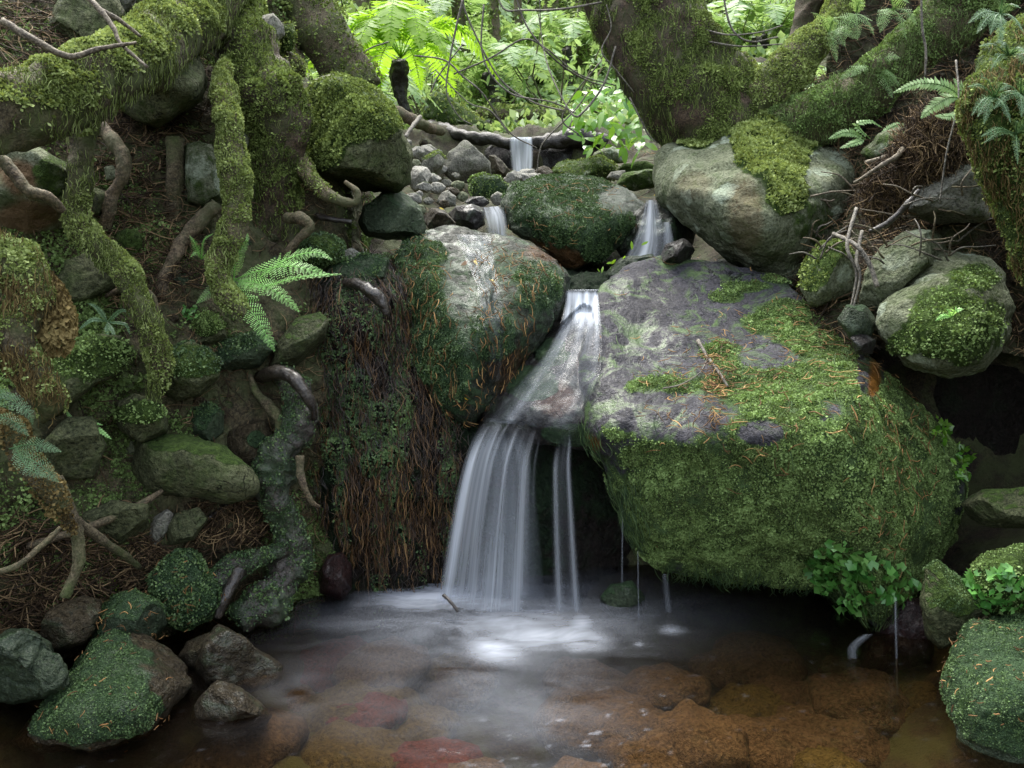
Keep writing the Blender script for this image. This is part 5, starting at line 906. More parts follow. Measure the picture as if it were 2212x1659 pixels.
vines = [[(990, -20, 3.4, 3), (1020, 60, 3.4, 3), (1080, 170, 3.4, 3), (1150, 220, 3.4, 3), (1220, 240, 3.4, 2.5)],
 [(1110, -20, 3.4, 3), (1140, 60, 3.4, 3), (1200, 130, 3.4, 3), (1260, 170, 3.5, 2.5), (1320, 190, 3.5, 2)],
 [(895, 120, 3.4, 2.5), (960, 130, 3.4, 3), (1000, 165, 3.4, 3), (1045, 205, 3.4, 3), (1100, 285, 3.5, 2.5), (1160, 320, 3.5, 2)],
 [(980, 160, 3.4, 2.5), (1060, 125, 3.4, 3), (1130, 85, 3.4, 3), (1180, 105, 3.4, 2.5), (1250, 160, 3.4, 2), (1330, 185, 3.4, 2)],
 [(1000, 0, 3.3, 4), (985, 60, 3.3, 3.5), (970, 140, 3.3, 3), (965, 200, 3.3, 2.5), (990, 250, 3.3, 2), (1020, 270, 3.3, 2)],
 [(1045, 10, 3.3, 3), (1040, 100, 3.3, 3), (1060, 160, 3.3, 3), (1110, 205, 3.3, 3), (1190, 220, 3.3, 2.5), (1245, 245, 3.3, 2)],
 [(1330, 100, 3.0, 3.5), (1305, 180, 3.0, 3.5), (1262, 240, 3.0, 4), (1235, 245, 3.0, 3), (1190, 160, 3.1, 2.5), (1170, 80, 3.2, 2), (1165, -20, 3.2, 2)],
 [(1300, 5, 3.0, 3.5), (1210, 20, 3.0, 3.5), (1130, 22, 3.1, 3), (1090, 20, 3.1, 3), (1070, -20, 3.1, 2)],
 [(1100, 290, 3.3, 2), (1060, 240, 3.3, 2.5), (1010, 220, 3.3, 2), (940, 150, 3.3, 2.5)],
 [(1360, 210, 3.0, 3), (1385, 260, 3.0, 3), (1400, 290, 3.0, 2.5), (1420, 310, 3.0, 2)],
 [(1310, 10, 3.0, 2), (1320, 60, 3.0, 2), (1300, 110, 3.0, 2.5), (1330, 150, 3.0, 2), (1370, 200, 3.0, 2)],
 [(1250, 290, 3.6, 2.5), (1215, 260, 3.6, 2.5), (1235, 210, 3.6, 2), (1300, 130, 3.6, 2)],
 [(1160, 375, 4.0, 2), (1165, 330, 4.0, 2), (1180, 300, 4.0, 2.5), (1240, 240, 4.0, 2.5), (1270, 200, 4.0, 2)],
 [(1560, -20, 2.9, 3), (1580, 60, 2.9, 3.5), (1620, 90, 2.9, 3), (1680, 80, 2.9, 2.5)],
 [(1510, 60, 2.9, 2.5), (1570, 75, 2.9, 3), (1640, 70, 2.9, 2.5), (1690, 55, 2.9, 2)],
 [(1530, 90, 2.9, 2.5), (1600, 100, 2.9, 2.5), (1690, 95, 2.9, 2)],
 [(1990, -20, 2.5, 3), (1992, 60, 2.5, 4), (2000, 110, 2.5, 4), (1998, 165, 2.5, 3)],
 [(2065, 130, 2.0, 3), (2070, 220, 1.95, 3), (2045, 330, 1.95, 3), (2030, 440, 1.95, 2.5)],
 [(740, 160, 3.3, 2.5), (790, 110, 3.3, 2.5), (840, 90, 3.3, 2)], [(930, 200, 4.0, 2.5), (950, 160, 4.0, 2.5), (1000, 95, 4.0, 2)]]
for v in vines: v = [(a, b, c, d*.62) for a, b, c, d in v]; twig('thin woody vine looping in front of the far bank', v, 'vine', 'vine', VG, 'vine')
SG = 'dry sticks caught on the right bank'
rg = np.random.default_rng(12)
for i in range(48):
    x, y = rg.uniform(1750, 2090), rg.uniform(400, 570); a = rg.uniform(-3.0, -.1); L = rg.uniform(40, 150); p0, n0 = hit(x, y, .01); Yp = p0[1]-.03
    twig('dry brown stick caught in the debris of the right bank', [(x, y, Yp, 2.2), (x+L*.3*math.cos(a)+rg.uniform(-9, 9), y+L*.3*math.sin(a)+rg.uniform(-6, 6), Yp-.02, 1.9), (x+L*.65*math.cos(a)+rg.uniform(-9, 9), y+L*.5*math.sin(a), Yp-.01, 1.5), (x+L*math.cos(a), y+L*.6*math.sin(a)+rg.uniform(-6, 6), Yp+.01, 1)], ['vine', 'twig', 'barebark'][i % 3], 'stick', SG, 'stick')
for i, pts in enumerate([[(1850, 450, 2.2, 4), (1830, 530, 2.12, 4), (1850, 590, 2.1, 3), (1838, 665, 2.08, 2)], [(1862, 500, 2.18, 4), (1850, 560, 2.1, 4), (1858, 600, 2.08, 3), (1842, 670, 2.07, 2)], [(1800, 505, 2.2, 4), (1850, 530, 2.1, 4.5), (1880, 575, 2.07, 5), (1895, 620, 2.05, 5)]]):
    twig(['hanging bundle stem left of the pale lichen rock, leftmost', 'hanging bundle stem left of the pale lichen rock, middle', 'stout broken stick slanting onto the pale lichen rock'][i], pts, 'vine', 'stick', None, 'stick')

# ------------------------------------------------------------------ leaves and kidney fern clumps
def leaf_clump(label, pts, size, mat, seed, name='plant', cat='plant', nper=1, leafshape='round', stemto=None):
    """pts: world points with normals; each leaf a lobed little disc"""
    rg = np.random.default_rng(seed); V, Fq, A, n = [], [], [], 0
    for p, nr in pts:
        nr = nr+rg.normal(0, .45, 3); nr /= np.linalg.norm(nr); t = np.cross(nr, rg.normal(size=3)); t /= np.linalg.norm(t); b = np.cross(nr, t); s = size*rg.uniform(.6, 1.35)
        if leafshape == 'round':
            k = 9; an = np.linspace(-2.6, 2.6, k); rr = s*(1+.13*np.cos(an*5)); ring = p+t*(np.cos(an)*rr)[:, None]+b*(np.sin(an)*rr)[:, None]+nr*(s*.25*np.abs(np.sin(an)))[:, None]
            vv = np.vstack([p-t*s*.1, ring]); ff = [[0, i, i+1, i+1] for i in range(1, k)]
            ff = [[0, i, i+1, i+2] for i in range(1, k-1, 2)]
        else:
            a = np.array([0, .25, .55, .8, 1.0]); w = s*np.array([0, .22, .27, .17, 0]); mid = p+t*(a*s*1.6)[:, None]-nr*(a**2*s*.5)[:, None]
            vv = np.vstack([mid-b*w[:, None], mid+b*w[:, None]]); ff = [[i, i+1, i+6, i+5] for i in range(4)]
        V.append(vv); Fq.append(np.array(ff)+n); A.append(np.full(len(vv), rg.uniform(.1, .95))); n += len(vv)
    o = mk(name, np.vstack(V), np.vstack(Fq), M[mat], smooth=False, attrs={'v': np.concatenate(A)}); tag(o, label, cat); return o
def clump_px(cx, cy, rx, ry, n, seed, lift=.008):
    rg = np.random.default_rng(seed); out = []
    while len(out) < n:
        a, b = rg.uniform(-1, 1, 2)
        if a*a+b*b < 1: p, nr = hit(cx+a*rx, cy+b*ry, lift*rg.uniform(.5, 2.2)); out.append((p, nr))
    return out
leaf_clump('glossy rounded leaves of a kidney fern clump on the lower face of the slab boulder', clump_px(1815, 1215, 80, 50, 170, 1, .02)+clump_px(1900, 1260, 60, 40, 90, 2, .02)+clump_px(1855, 1300, 40, 25, 30, 3, .02), .0105, 'kidney', 1)
leaf_clump('small round leaved plants on the right shoulder of the slab boulder', clump_px(2030, 930, 22, 30, 20, 4)+clump_px(2075, 1000, 22, 40, 30, 5), .011, 'glossleaf', 2)
leaf_clump('carpet of small round leaves at the right edge above the corner boulder', clump_px(2160, 1270, 80, 40, 130, 6), .008, 'kidney', 3)
leaf_clump('tiny round leaves on the bank beside the first hanging root', clump_px(410, 680, 30, 20, 26, 7), .005, 'kidney', 4)
leaf_clump('green leafy liverwort on the bank below the second hanging root', clump_px(285, 825, 34, 20, 60, 8), .006, 'mossgreen', 5)
leaf_clump('bright leaf scrap on the litter behind the hummocky rock', clump_px(240, 1270, 12, 16, 8, 9), .008, 'lime', 6, leafshape='long')
leaf_clump('trailing yellow green weed under the right trickle', [(P(x, y, 2.66), np.array([.3, -.8, .4])) for x, y in [(1290, 580), (1310, 570), (1330, 560), (1350, 552), (1365, 540), (1375, 560), (1340, 575), (1320, 585), (1385, 530), (1300, 590)]], .016, 'lime', 7, leafshape='long')
YG = 'fallen yellow leaves'
for i, (x, y) in enumerate([(1865//1, 1056//2), (1022, 565), (1060, 608), (948, 452), (1412, 425), (1575, 855), (1005, 855)][1:]):
    p, nr = hit(x, y, .006); leaf_clump('small fallen yellow leaf lying on a wet stone', [(p, nr)], .011, 'yellow', 60+i, 'leaf', 'leaf', leafshape='long')['group'] = YG
for i, (x, y, lab) in enumerate([(1010, 566, 'large pale dead leaf at the top of the rounded wet boulder'), (1840, 745, 'pale dead leaf on the shoulder of the slab boulder'), (2150, 1330, 'curled brown leaf on the corner boulder edge'), (855, 730, 'dead brown leaf stuck on the root curtain')]):
    p, nr = hit(x, y, .006); leaf_clump(lab, [(p, nr)], .02, 'deadleaf', 80+i, 'leaf', 'leaf', leafshape='long')

# ------------------------------------------------------------------ water
def sheet(name, label, rows, alpha, nu=140, nv=14, mat='fall', onrock=0, wob=.008, cat='waterfall', seed=1):
    q = np.asarray(rows, float); q = np.c_[q, q[:, 4]] if q.shape[1] == 5 else q
    C = catmull(q, nv); nr = len(C); u = np.linspace(0, 1, nu); vv = np.linspace(0, 1, nr)
    X = C[:, 0:1]*(1-u)+C[:, 2:3]*u; Y_ = C[:, 1:2]*(1-u)+C[:, 3:4]*u; D = C[:, 4:5]*(1-u)+C[:, 5:6]*u
    V = P(X, Y_, D)
    if onrock:
        for i in range(nr):
            if vv[i] > onrock: break
            for j in range(0, nu):
                p, n_ = hit(X[i, j], Y_[i, j], .008); D[i, j] = p[1] if abs(p[1]-D[i, j]) < .14 else D[i, j]
        for _ in range(4): D[1:-1] = np.minimum(D[1:-1], (D[:-2]+D[1:-1]+D[2:])/3); D[:, 1:-1] = np.minimum(D[:, 1:-1], (D[:, :-2]+D[:, 1:-1]+D[:, 2:])/3)
        V = P(X, Y_, D-.006)
    UU, VV = np.meshgrid(u, vv); N = np.stack([UU*60, VV*2.2, UU*0], -1)
    V[..., 1] += wob*vn(np.stack([UU*14, VV*1.2, UU*0], -1), 1, seed)*np.clip((VV-onrock)*8, 0, 1)
    A = np.clip(alpha(UU, VV), 0, 1)
    V = V.reshape(-1, 3); i, j = np.meshgrid(np.arange(nr-1), np.arange(nu-1), indexing='ij'); i = i.ravel(); j = j.ravel()
    Fc = np.stack([i*nu+j, (i+1)*nu+j, (i+1)*nu+j+1, i*nu+j+1], 1)
    o = mk(name, V, Fc, M[mat], attrs={'a': A.ravel()}); tag(o, label, cat); return o
def g(u, c, w): return np.exp(-((u-c)/w)**2)
def fine(U, V, f=55, s=1, k=1.2): return .8*vn(np.stack([U*f*.45+V*1.3, V*k*1.6, U*0+s+9], -1), 1, s+4)+.6*vn(np.stack([U*f, V*k, U*0+s], -1), 1, s)
def a_main(U, V):
    rg = np.random.default_rng(44); b = (.22*g(U, .14, .13)+.12*g(U, .36, .16))*(1+.5*fine(U, V, 50, 1)+.3*fine(U, V, 20, 2, .8))
    b = b+.30*g(U, .13+.03*V, .11)*(.8+.5*fine(U, V, 18, 12, .7))
    for k in range(31):
        c = rg.uniform(.0, .6)**1.25*1.2 if k < 28 else rg.uniform(.62, .9); w = rg.uniform(.004, .02)*(1.9 if rg.random() < .3 else 1); st_ = rg.uniform(0, .3); am = rg.uniform(.05, .36)*(.5 if c > .62 else 1); dr = rg.normal(0, .035); ph = rg.uniform(0, 6)
        cc = c+dr*V+.004*np.sin(V*7+ph); b = b+am*g(U, cc, w*(1+1.6*V))*np.clip((V-st_)*9, 0, 1)*(.75+.35*np.sin(V*rg.uniform(3, 9)+ph))
    b = b+.55*g(U, .56-.03*V, .022+.02*V)*np.clip(V*8, 0, 1)+.5*g(U, .835, .014+.008*V)*np.clip((V-.2)*6, 0, 1)+.5*g(U, .955, .014+.010*V)*np.clip(V*6, 0, 1)+.25*g(U, .05, .03)*V
    b = b*(1-.5*g(U, .46, .045)*np.clip(V*3, 0, 1)); b = b*(.74+.30*fine(U, V, 150, 31, .5)+.22*fine(U, V, 70, 33, .8))*(1-.15*V)
    return b*np.clip(U/.04, 0, 1)*np.clip(V/.3-.3*vn(np.stack([U*34, V*0, U*0], -1), 1, 3), .08, 1)*(1-.45*np.clip((V-.86)/.14, 0, 1))
sheet('waterfall', 'veil of the main waterfall dropping from the wedge boulder into the pool',
 [(1052, 905, 1240, 925, 2.035), (1030, 930, 1240, 960, 2.01), (1005, 985, 1238, 1010, 1.985), (985, 1060, 1243, 1090, 1.965), (968, 1150, 1249, 1180, 1.95), (955, 1230, 1255, 1270, 1.94), (942, 1300, 1262, 1360, 1.93, )], a_main, nu=420, nv=12)
sheet('waterfall', 'fainter rear veil of the main waterfall', [(1020, 930, 1130, 935, 2.09), (1005, 1000, 1150, 1010, 2.06), (985, 1120, 1165, 1130, 2.04), (960, 1300, 1180, 1310, 2.02)],
 lambda U, V: (.18*np.sin(np.pi*U)**.7)*(1+.6*fine(U, V, 40, 5)+.4*fine(U, V, 15, 6))*np.clip(V/.15, 0, 1), nu=140, nv=16, seed=2)
sheet('water_chute', 'smooth white water sliding from the crevice down the wedge boulder',
 [(1222, 627, 1292, 628, 2.42), (1218, 665, 1296, 668, 2.38), (1205, 710, 1300, 712, 2.3), (1170, 770, 1300, 770, 2.22), (1115, 830, 1290, 830, 2.14), (1070, 880, 1260, 890, 2.08), (1045, 910, 1240, 930, 2.04)],
 lambda U, V: np.clip(V/.035, .25, 1)*np.where(V < .2, .55, .55*np.exp(-(V-.2)*9)+.05)*np.clip(U/.08, 0, 1)*np.clip((1-U)/.08, 0, 1)*(1+.7*fine(U, V, 16, 9, 3)+.4*fine(U, V, 45, 8, 4))+.14*g(U, .12+.15*V, .06)*V, nu=110, nv=12, mat='film', onrock=1.0, cat='water chute')
sheet('waterfall', 'left trickle between the black wet rock and the dark green boulder', [(1040, 448, 1082, 445, 3.02), (1043, 465, 1092, 460, 2.96), (1048, 485, 1096, 485, 2.92), (1050, 512, 1098, 512, 2.9)],
 lambda U, V: (.35+.5*g(U, .6, .2))*np.clip(U/.15, 0, 1)*np.clip((1-U)/.15, 0, 1)*(1+.6*fine(U, V, 14, 3)), nu=60, nv=14, seed=3)
sheet('waterfall', 'right trickle between the dark green boulder and the big pale boulder', [(1395, 432, 1418, 432, 2.84), (1382, 480, 1432, 480, 2.78), (1362, 530, 1445, 530, 2.74), (1330, 580, 1440, 575, 2.7), (1290, 610, 1400, 600, 2.68)],
 lambda U, V: (.25+.5*g(U, .45, .16)+.2*g(U, .15, .1))*np.clip(U/.2, 0, 1)*np.clip((1-U)/.2, 0, 1)*(1+.6*fine(U, V, 16, 4))*np.clip((1.1-V)*2, 0, 1), nu=60, nv=16, seed=4)
sheet('waterfall', 'slim side strand right of the right trickle', [(1432, 480, 1448, 480, 2.7), (1432, 515, 1455, 515, 2.68), (1430, 550, 1460, 550, 2.66)], lambda U, V: .5*np.sin(np.pi*U)*np.clip((1-V)*2, 0, 1), nu=20, nv=14, seed=5)
sheet('waterfall', 'small upper waterfall pouring over the black rotten log', [(1102, 296, 1148, 296, 5.36), (1100, 303, 1151, 303, 5.3), (1102, 335, 1152, 335, 5.28), (1106, 376, 1150, 376, 5.27)],
 lambda U, V: (.45+.5*g(U, .3, .15)+.4*g(U, .8, .15))*np.clip(U/.1, 0, 1)*np.clip((1-U)/.1, 0, 1)*(1+.5*fine(U, V, 14, 6)), nu=60, nv=14, seed=6)
for i, (x0, y0, x1, y1, w, Y, a, lab) in enumerate([(1436, 1240, 1448, 1360, 8, 1.93, .16, 'thin falling strand under the edge of the slab boulder'), (1378, 1190, 1380, 1390, 1.5, 1.90, .3, 'hair thin strand of water right of the main veil'), (1935, 1290, 1938, 1500, 3, 1.68, .25, 'hair thin strand of water below the tip of the slab boulder'), (1345, 1100, 1343, 1350, 2, 2.0, .3, 'faint thread of water beside the main veil'), (1875, 1370, 1842, 1425, 12, 1.68, .3, 'small spout of water curving beside the dark red rock')]):
    cv = 14 if i == 4 else 0
    sheet('water_strand', lab, [(x0-w, y0, x0+w, y0, Y), ((x0+x1)/2-w-cv, (y0+y1)/2, (x0+x1)/2+w-cv, (y0+y1)/2, Y), (x1-w, y1, x1+w, y1, Y)], lambda U, V, a=a: a*np.sin(np.pi*U)*(1+.3*fine(U, V, 6, 3)), nu=9, nv=14, cat='water strand', seed=9)
# streaming film on the rounded boulder, bed water between rocks
sheet('water_film', 'thin film of water wrinkling down the rounded wet boulder', [(985, 505, 1060, 510, 2.5), (1005, 560, 1068, 560, 2.4), (1030, 620, 1078, 620, 2.25), (1040, 690, 1090, 690, 2.2), (1052, 750, 1090, 750, 2.15), (1050, 830, 1085, 820, 2.1)],
 lambda U, V: (.05*(1+1.2*fine(U, V, 10, 6, 20)))*np.clip(U/.25, 0, 1)*np.clip((1-U)/.25, 0, 1)*(1-V*.5), nu=50, nv=14, mat='film', onrock=1, cat='water film')
def flat_water(name, label, poly, z, mat='film', a=.1):
    th = np.linspace(0, 2*math.pi, 40, endpoint=False); c = np.mean(poly, 0); r = radial(poly, c, th)
    rr = np.linspace(0, 1, 16)[1:]; V = [(c[0], c[1], z)]+[(c[0]+r[i]*k*math.cos(th[i]), c[1]+r[i]*k*math.sin(th[i]), z) for k in rr for i in range(40)]
    V = np.array(V); V[:, 2] += fbm(V, 9, 2, 3)*.004; Fc = [[0, 1+i, 1+(i+1) % 40, 1+(i+1) % 40] for i in range(40)]
    Q = [[1+k*40+i, 1+(k+1)*40+i, 1+(k+1)*40+(i+1) % 40, 1+k*40+(i+1) % 40] for k in range(14) for i in range(40)]
    T = np.vstack([np.array(Fc)[:, :3], to_tri(np.array(Q))]); o = mk(name, V, T, M[mat], attrs={'a': np.full(len(V), a)*(1+fbm(V, 20, 3, 2))}); tag(o, label, None, None, 'structure'); return o
flat_water('water', 'dark water in the crevice feeding the main fall', [P(1150, 620, 2.75)[:2], P(1235, 630, 2.42)[:2], P(1290, 630, 2.42)[:2], P(1330, 600, 2.6)[:2], P(1460, 590, 2.75)[:2], P(1400, 540, 2.95)[:2], P(1200, 560, 2.95)[:2]], float(P(1255, 627, 2.42)[2]), a=.22)
flat_water('water', 'shallow water behind the left trickle', [P(960, 440, 3.4)[:2], P(1040, 448, 3.03)[:2], P(1085, 446, 3.03)[:2], P(1100, 430, 3.4)[:2], P(1060, 420, 3.7)[:2]], float(P(1060, 446, 3.03)[2]), a=.1)
# pool with foam
def zpt(px, py, z=0):
    d = P(px, py, 1.0)-np.array([0, 0, CAMZ]); t = (z-CAMZ)/d[2]; return np.array([d[0]*t, d[1]*t])
def build_pool():
    xs = np.arange(-1.5, 1.9, .0065); ys = np.arange(-.4, 2.5, .0065); X, Y_ = np.meshgrid(xs, ys, indexing='ij'); nx, ny = X.shape
    px, py = proj(np.stack([X, Y_, X*0], -1).reshape(-1, 3)); f = np.zeros(len(px)); Xf, Yf = X.ravel(), Y_.ravel()
    c = zpt(1090, 1320); dx, dy = Xf-c[0], (Yf-c[1]); an = np.arctan2(dy, dx); rr = np.hypot(dx, dy)
    Q0 = np.stack([Xf, Yf*1.6, Xf*0], -1); wx = fbm(Q0, 3.5, 3, 71)*.16; wy = fbm(Q0, 3.5, 3, 72)*.16
    ang = np.cos(an*.5+.6); Qw = Q0+np.stack([wx, wy, wx*0], -1)
    st = fbm(Qw*np.array([1, 1.5, 1]), 8, 5, 3); st2 = fbm(Qw*np.array([1, 2.2, 1]), 26, 4, 8)
    wsp = fbm(np.stack([Xf, Yf*1.7, Xf*0], -1), 9, 5, 12)
    for (bx, by, rx, ry, a) in [(930, 1292, 95, 24, .95), (850, 1304, 90, 10, .25), (1050, 1305, 90, 18, .6), (1090, 1345, 120, 30, .42), (1075, 1398, 60, 26, .5), (1150, 1378, 100, 26, .55), (1245, 1378, 60, 22, .72), (1255, 1350, 26, 30, .5), (1340, 1330, 90, 14, .2), (1000, 1330, 230, 40, .22), (1130, 1325, 150, 30, .3),
                                (860, 1345, 150, 22, .2), (1100, 1330, 280, 60, .28), (1450, 1360, 26, 10, .4), (1380, 1392, 9, 4, .3)]:
        f = np.maximum(f, a*np.exp(-(((px-bx)/rx)**2+((py-by)/ry)**2)*.8)*(.85+.5*st2+.5*st))
    haze = .04*np.exp(-((rr/.38)**2))*np.clip(1.2-(px-1150)/300, 0, 1)*(1+1.6*st+1.0*st2)+.045*np.exp(-(((px-1120)/220)**2+((py-1560)/130)**2))*(1+1.8*wsp+1.0*st2)+.05*np.exp(-(((px-950)/260)**2+((py-1480)/130)**2))*(1+1.5*st)+.07*np.exp(-(((px-640)/60)**2+((py-1500)/50)**2))*(1+2*wsp)
    spark = np.clip(fbm(np.stack([Xf*1.0, Yf*2.2, Xf*0], -1), 42, 3, 33)-.42, 0, 1)*1.3*np.clip(.06+np.exp(-(((px-1230)/220)**2+((py-1590)/80)**2)), 0, 1)*(py > 1380)  # sparkle on the water, painted as white flecks into the foam mask
    f = np.clip(f+np.clip(haze, 0, 1)+spark, 0, .96)
    z = .004*np.exp(-(rr/.5)**2)*wsp
    V = np.stack([Xf, Yf, z], -1); i, j = np.meshgrid(np.arange(nx-1), np.arange(ny-1), indexing='ij'); i = i.ravel(); j = j.ravel()
    o = mk('water', V, np.stack([i*ny+j, (i+1)*ny+j, (i+1)*ny+j+1, i*ny+j+1], 1), M['pool'], origin=np.zeros(3), attrs={'foam': f}); tag(o, 'brown pool with white foam spreading from the fall', None, None, 'structure')
build_pool()

# ------------------------------------------------------------------ forest behind
def fern_proto(name, label, mat, nf, L, wd, npin, npl, seed, rise=.55, loc=(0, 0, 0), group=None, cat='fern', stem=.004, spread=6.28):
    rg = np.random.default_rng(seed); e = bpy.data.objects.new(name, None); COL.objects.link(e); ORG[e.name] = np.zeros(3); tag(e, label, cat, group)
    for k in range(nf):
        a = k*spread/nf+rg.normal(0, .12); l = L*rg.uniform(.75, 1.15); h = rise*rg.uniform(.7, 1.3); d = np.array([math.cos(a), math.sin(a), 0])
        C = [d*l*t+np.array([0, 0, 1])*l*(h*1.5*t-h*1.5*t*t*.95+ -.25*t**3) for t in (0, .2, .45, .7, .9, 1.0)]
        V, Fq, A = frond_geo(np.array(C), np.array([0, 0, 1.])+d*.1, wd*l, npin, npl, rg, stem=stem, bare=.15)
        mk('frond', V, Fq, M[mat], parent=e, origin=np.zeros(3), smooth=False, attrs={'v': A})
    e.location = loc; return e
def copy_tree(o):
    c = o.copy(); COL.objects.link(c)
    for ch in [x for x in KIDS[o.name]]:
        d = ch.copy(); COL.objects.link(d); d.parent = c
    return c
KIDS = {}
tf = fern_proto('tree_fern', 'young tree fern with a dark slender trunk and glowing lime fronds', 'lime', 17, .54, .28, 28, 1, 5, rise=.95, cat='tree fern')
b0 = P(866, 125, 4.9); tf.location = b0; ORG[tf.name] = b0
root('trunk', 'tree fern trunk', [(884, 262, 4.95, 11), (872, 225, 4.93, 12), (866, 190, 4.92, 16), (864, 155, 4.9, 19), (867, 138, 4.9, 20), (868, 130, 4.9, 14)], 'darklog', sides=28, n=16, rough=.4, parent=tf)
for i, (x, y, Y, L, lab) in enumerate([(1062, 150, 7.6, .8, 'pale green tree fern with short dark trunk above the mossy log'), (985, 60, 9.5, 1.0, 'distant pale tree fern behind the lime tree fern crown'), (1225, 95, 9.0, .9, 'distant pale tree fern left of the huge leaning trunk'), (1640, 70, 7.0, .8, 'pale tree fern seen through the fork of the leaning trunk')]):
    o = fern_proto('tree_fern', lab, 'bgfern', 12, L, .26, 24, 1, 15+i, rise=.5, cat='tree fern'); b_ = P(x, y, Y); o.location = b_; ORG[o.name] = b_
    root('trunk', lab+' trunk', [(x+4, y+110, Y, 9), (x+2, y+60, Y, 12), (x, y+20, Y, 15), (x, y+4, Y, 10)], 'darklog', sides=16, rough=.4, parent=o)
needles(KB, 'dark moss strands fringing the lower rim of the slab boulder', 900, [(1340, 1130, 60, 90), (1500, 1245, 160, 18), (1750, 1275, 120, 18), (1880, 1340, 50, 30), (1270, 960, 30, 40)], L=.04, r=.0009, mat='mossdark', seed=21, grav=.95)
FG = 'ferns on the far forest floor'
protos = [fern_proto('fern', 'green fern on the far forest floor behind the upper waterfall', m, nf, L, .22, 20, 1, 100+i, rise=r, group=FG) for i, (m, nf, L, r) in enumerate([('bgfern', 10, .55, .5), ('bgfern', 8, .7, .7), ('bgleaf', 9, .5, .4)])]
for p in protos: KIDS[p.name] = [c for c in S.objects if c.parent == p]
rg = np.random.default_rng(21); used = {}
def gpoint(px, y):
    x = float(P(px, 200, y)[0]); return x, y, ground_z(x, y)
spots = []
for i in range(85):
    px = rg.choice([rg.uniform(740, 1400), rg.uniform(740, 1400), rg.uniform(1480, 1800), rg.uniform(300, 2100)]); y = rg.uniform(6.3, 15) if rg.random() < .8 else rg.uniform(4.6, 6)
    if y < 8 and 850 < px < 1340: y += 3.5
    spots.append(gpoint(px, y))
for i, (x, y, z) in enumerate(spots):
    p = protos[i % 3]; o = p if i < 3 else copy_tree(p)
    o.location = (x, y, z+.03); o.rotation_euler = (rg.uniform(-.25, .1), rg.uniform(-.15, .15), rg.uniform(0, 6.28)); s_ = rg.uniform(.7, 1.2)*(1+max(0, y-7)*.09); o.scale = (s_,)*3
def shrub_mesh(seed, n, h, r, leaf, mat):
    rg = np.random.default_rng(seed); pts = []
    st = []
    for k in range(9):
        a = rg.uniform(0, 6.28); l = h*rg.uniform(.6, 1); d = np.array([math.cos(a)*r, math.sin(a)*r, l]); c1 = d*.5+rg.normal(0, .05, 3)*h; st.append(np.array([[0, 0, 0], c1*.6, c1, d*.8, d]))
    st = np.array(st); tv, tf_ = strands(st, np.tile(np.linspace(.008, .002, 5)*h*1.5, (9, 1)))
    for _ in range(n):
        k = rg.integers(9); t = rg.uniform(.3, 1)*4; i = int(min(t, 3)); p = st[k, i]*(1-(t-i))+st[k, i+1]*(t-i)+rg.normal(0, .10, 3)*h; pts.append((p, np.array([0, 0, 1.])+rg.normal(0, .4, 3)))
    return pts, tv, tf_
SH = 'leafy shrubs of the far forest'
shp = []
for i, (mt, n, h, r, lf_, shp_) in enumerate([('bgleaf', 330, .8, .45, .045, 'long'), ('bgleaf', 420, .6, .5, .028, 'round'), ('bgfern', 300, 1.0, .5, .05, 'long')]):
    pts, tv, tq = shrub_mesh(500+i, n, h, r, lf_, mt)
    e = bpy.data.objects.new('shrub', None); COL.objects.link(e); ORG[e.name] = np.zeros(3); tag(e, 'leafy green shrub growing on the slope of the far forest', 'shrub', SH)
    f = leaf_clump('x', pts, lf_, mt, 600+i, 'foliage', leafshape=shp_); del f['label'], f['category']; f.data.transform(Matrix.Translation(f.location)); f.location = (0, 0, 0); f.parent = e
    s2 = mk('stem', tv, tq, M['bark'], parent=e, origin=np.zeros(3)); KIDS[e.name] = [f, s2]; shp.append(e)
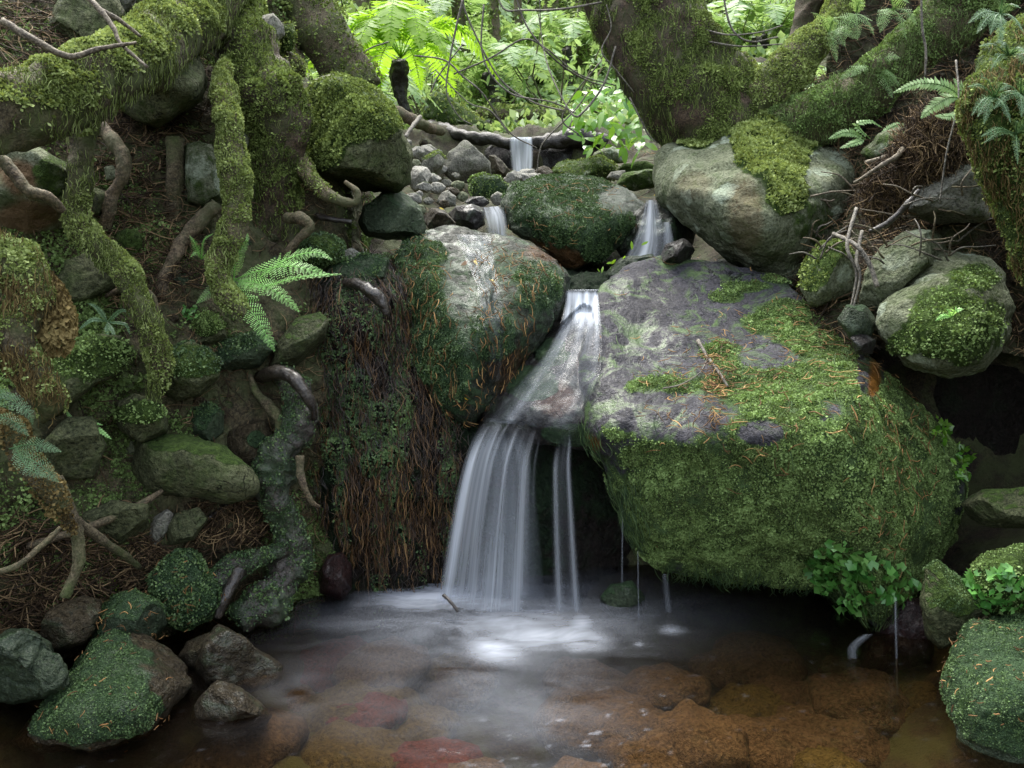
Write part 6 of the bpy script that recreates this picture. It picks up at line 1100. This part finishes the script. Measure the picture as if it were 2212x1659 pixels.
for i in range(120):
    px = rg.uniform(640, 1850) if rg.random() < .8 else rg.uniform(0, 2212); y = rg.uniform(6.8, 17)
    x, y, z = gpoint(px, y); p = shp[i % 3]; o = p if i < 3 else copy_tree(p)
    o.location = (x, y, z-.05); o.rotation_euler = (0, 0, rg.uniform(0, 6.28)); s_ = rg.uniform(.5, 1.1)*(1+max(0, y-7)*.1); o.scale = (s_,)*3
fm = (GV[:, 1] > 5.9)*np.clip(fbm(GV, 1.2, 3, 4)*1.5+.6, 0.05, 1)
x_, y_ = proj(GV); fm = fm*((x_ > 300) & (x_ < 2000) & (y_ > -80) & (y_ < 330))
s = sample(GV, GT, GN, fm, 900, np.random.default_rng(8), front=False)
lv, lf, at = leaflets(s[0], s[1], .055, np.random.default_rng(9), 1.2, .2, .35); o = mk('undergrowth', lv, lf, M['bgleaf'], smooth=False, attrs={'v': at}); tag(o, 'low green undergrowth covering the far forest slope', None, None, 'stuff')
TG = 'slender trees of the far forest'
for i, (px, y, w) in enumerate([(1010, 9, .07), (1060, 12, .09), (1130, 10, .05), (1195, 11, .11), (1255, 9.5, .07), (960, 13, .12), (905, 11, .06), (820, 10, .1), (780, 8, .06), (1300, 12, .1), (1620, 10, .1), (1570, 8, .06), (1690, 12, .12), (700, 9, .14), (1090, 8.5, .04), (1225, 14, .15), (990, 15, .16), (860, 14, .14), (1150, 15, .14), (1340, 9, .05)]):
    x, y, z = gpoint(px, y); a, b = rg.normal(0, .12, 2)
    root('tree', 'slender forest tree with mossy bark on the far slope', [(x, y, z-.2, w*1.3), (x+a*.5, y, z+.8, w), (x+a, y+b, z+2.4, w*.9), (x+a*1.5+rg.normal(0, .1), y+b, z+4.5, w*.8), (x+a*2.2, y+b, z+7, w*.7)], 'bark', 'tree', n=5, sides=14, world=True, group=TG, mossmat='moss', dens=900, msize=.04, mz=-.6, seed=i)
sh = [(P(x, y, 4.3+rg.uniform(-.15, .15)), np.array([.1, -.7, .6])) for x, y in zip(rg.uniform(1235, 1400, 170), rg.uniform(190, 325, 170)) if (x-1235) > (y-260)*.3]
leaf_clump('glossy broad leaved shrub beside the leaning trunk, lime and pale leaves', sh, .055, 'glossleaf', 70, 'shrub', 'shrub', leafshape='long')
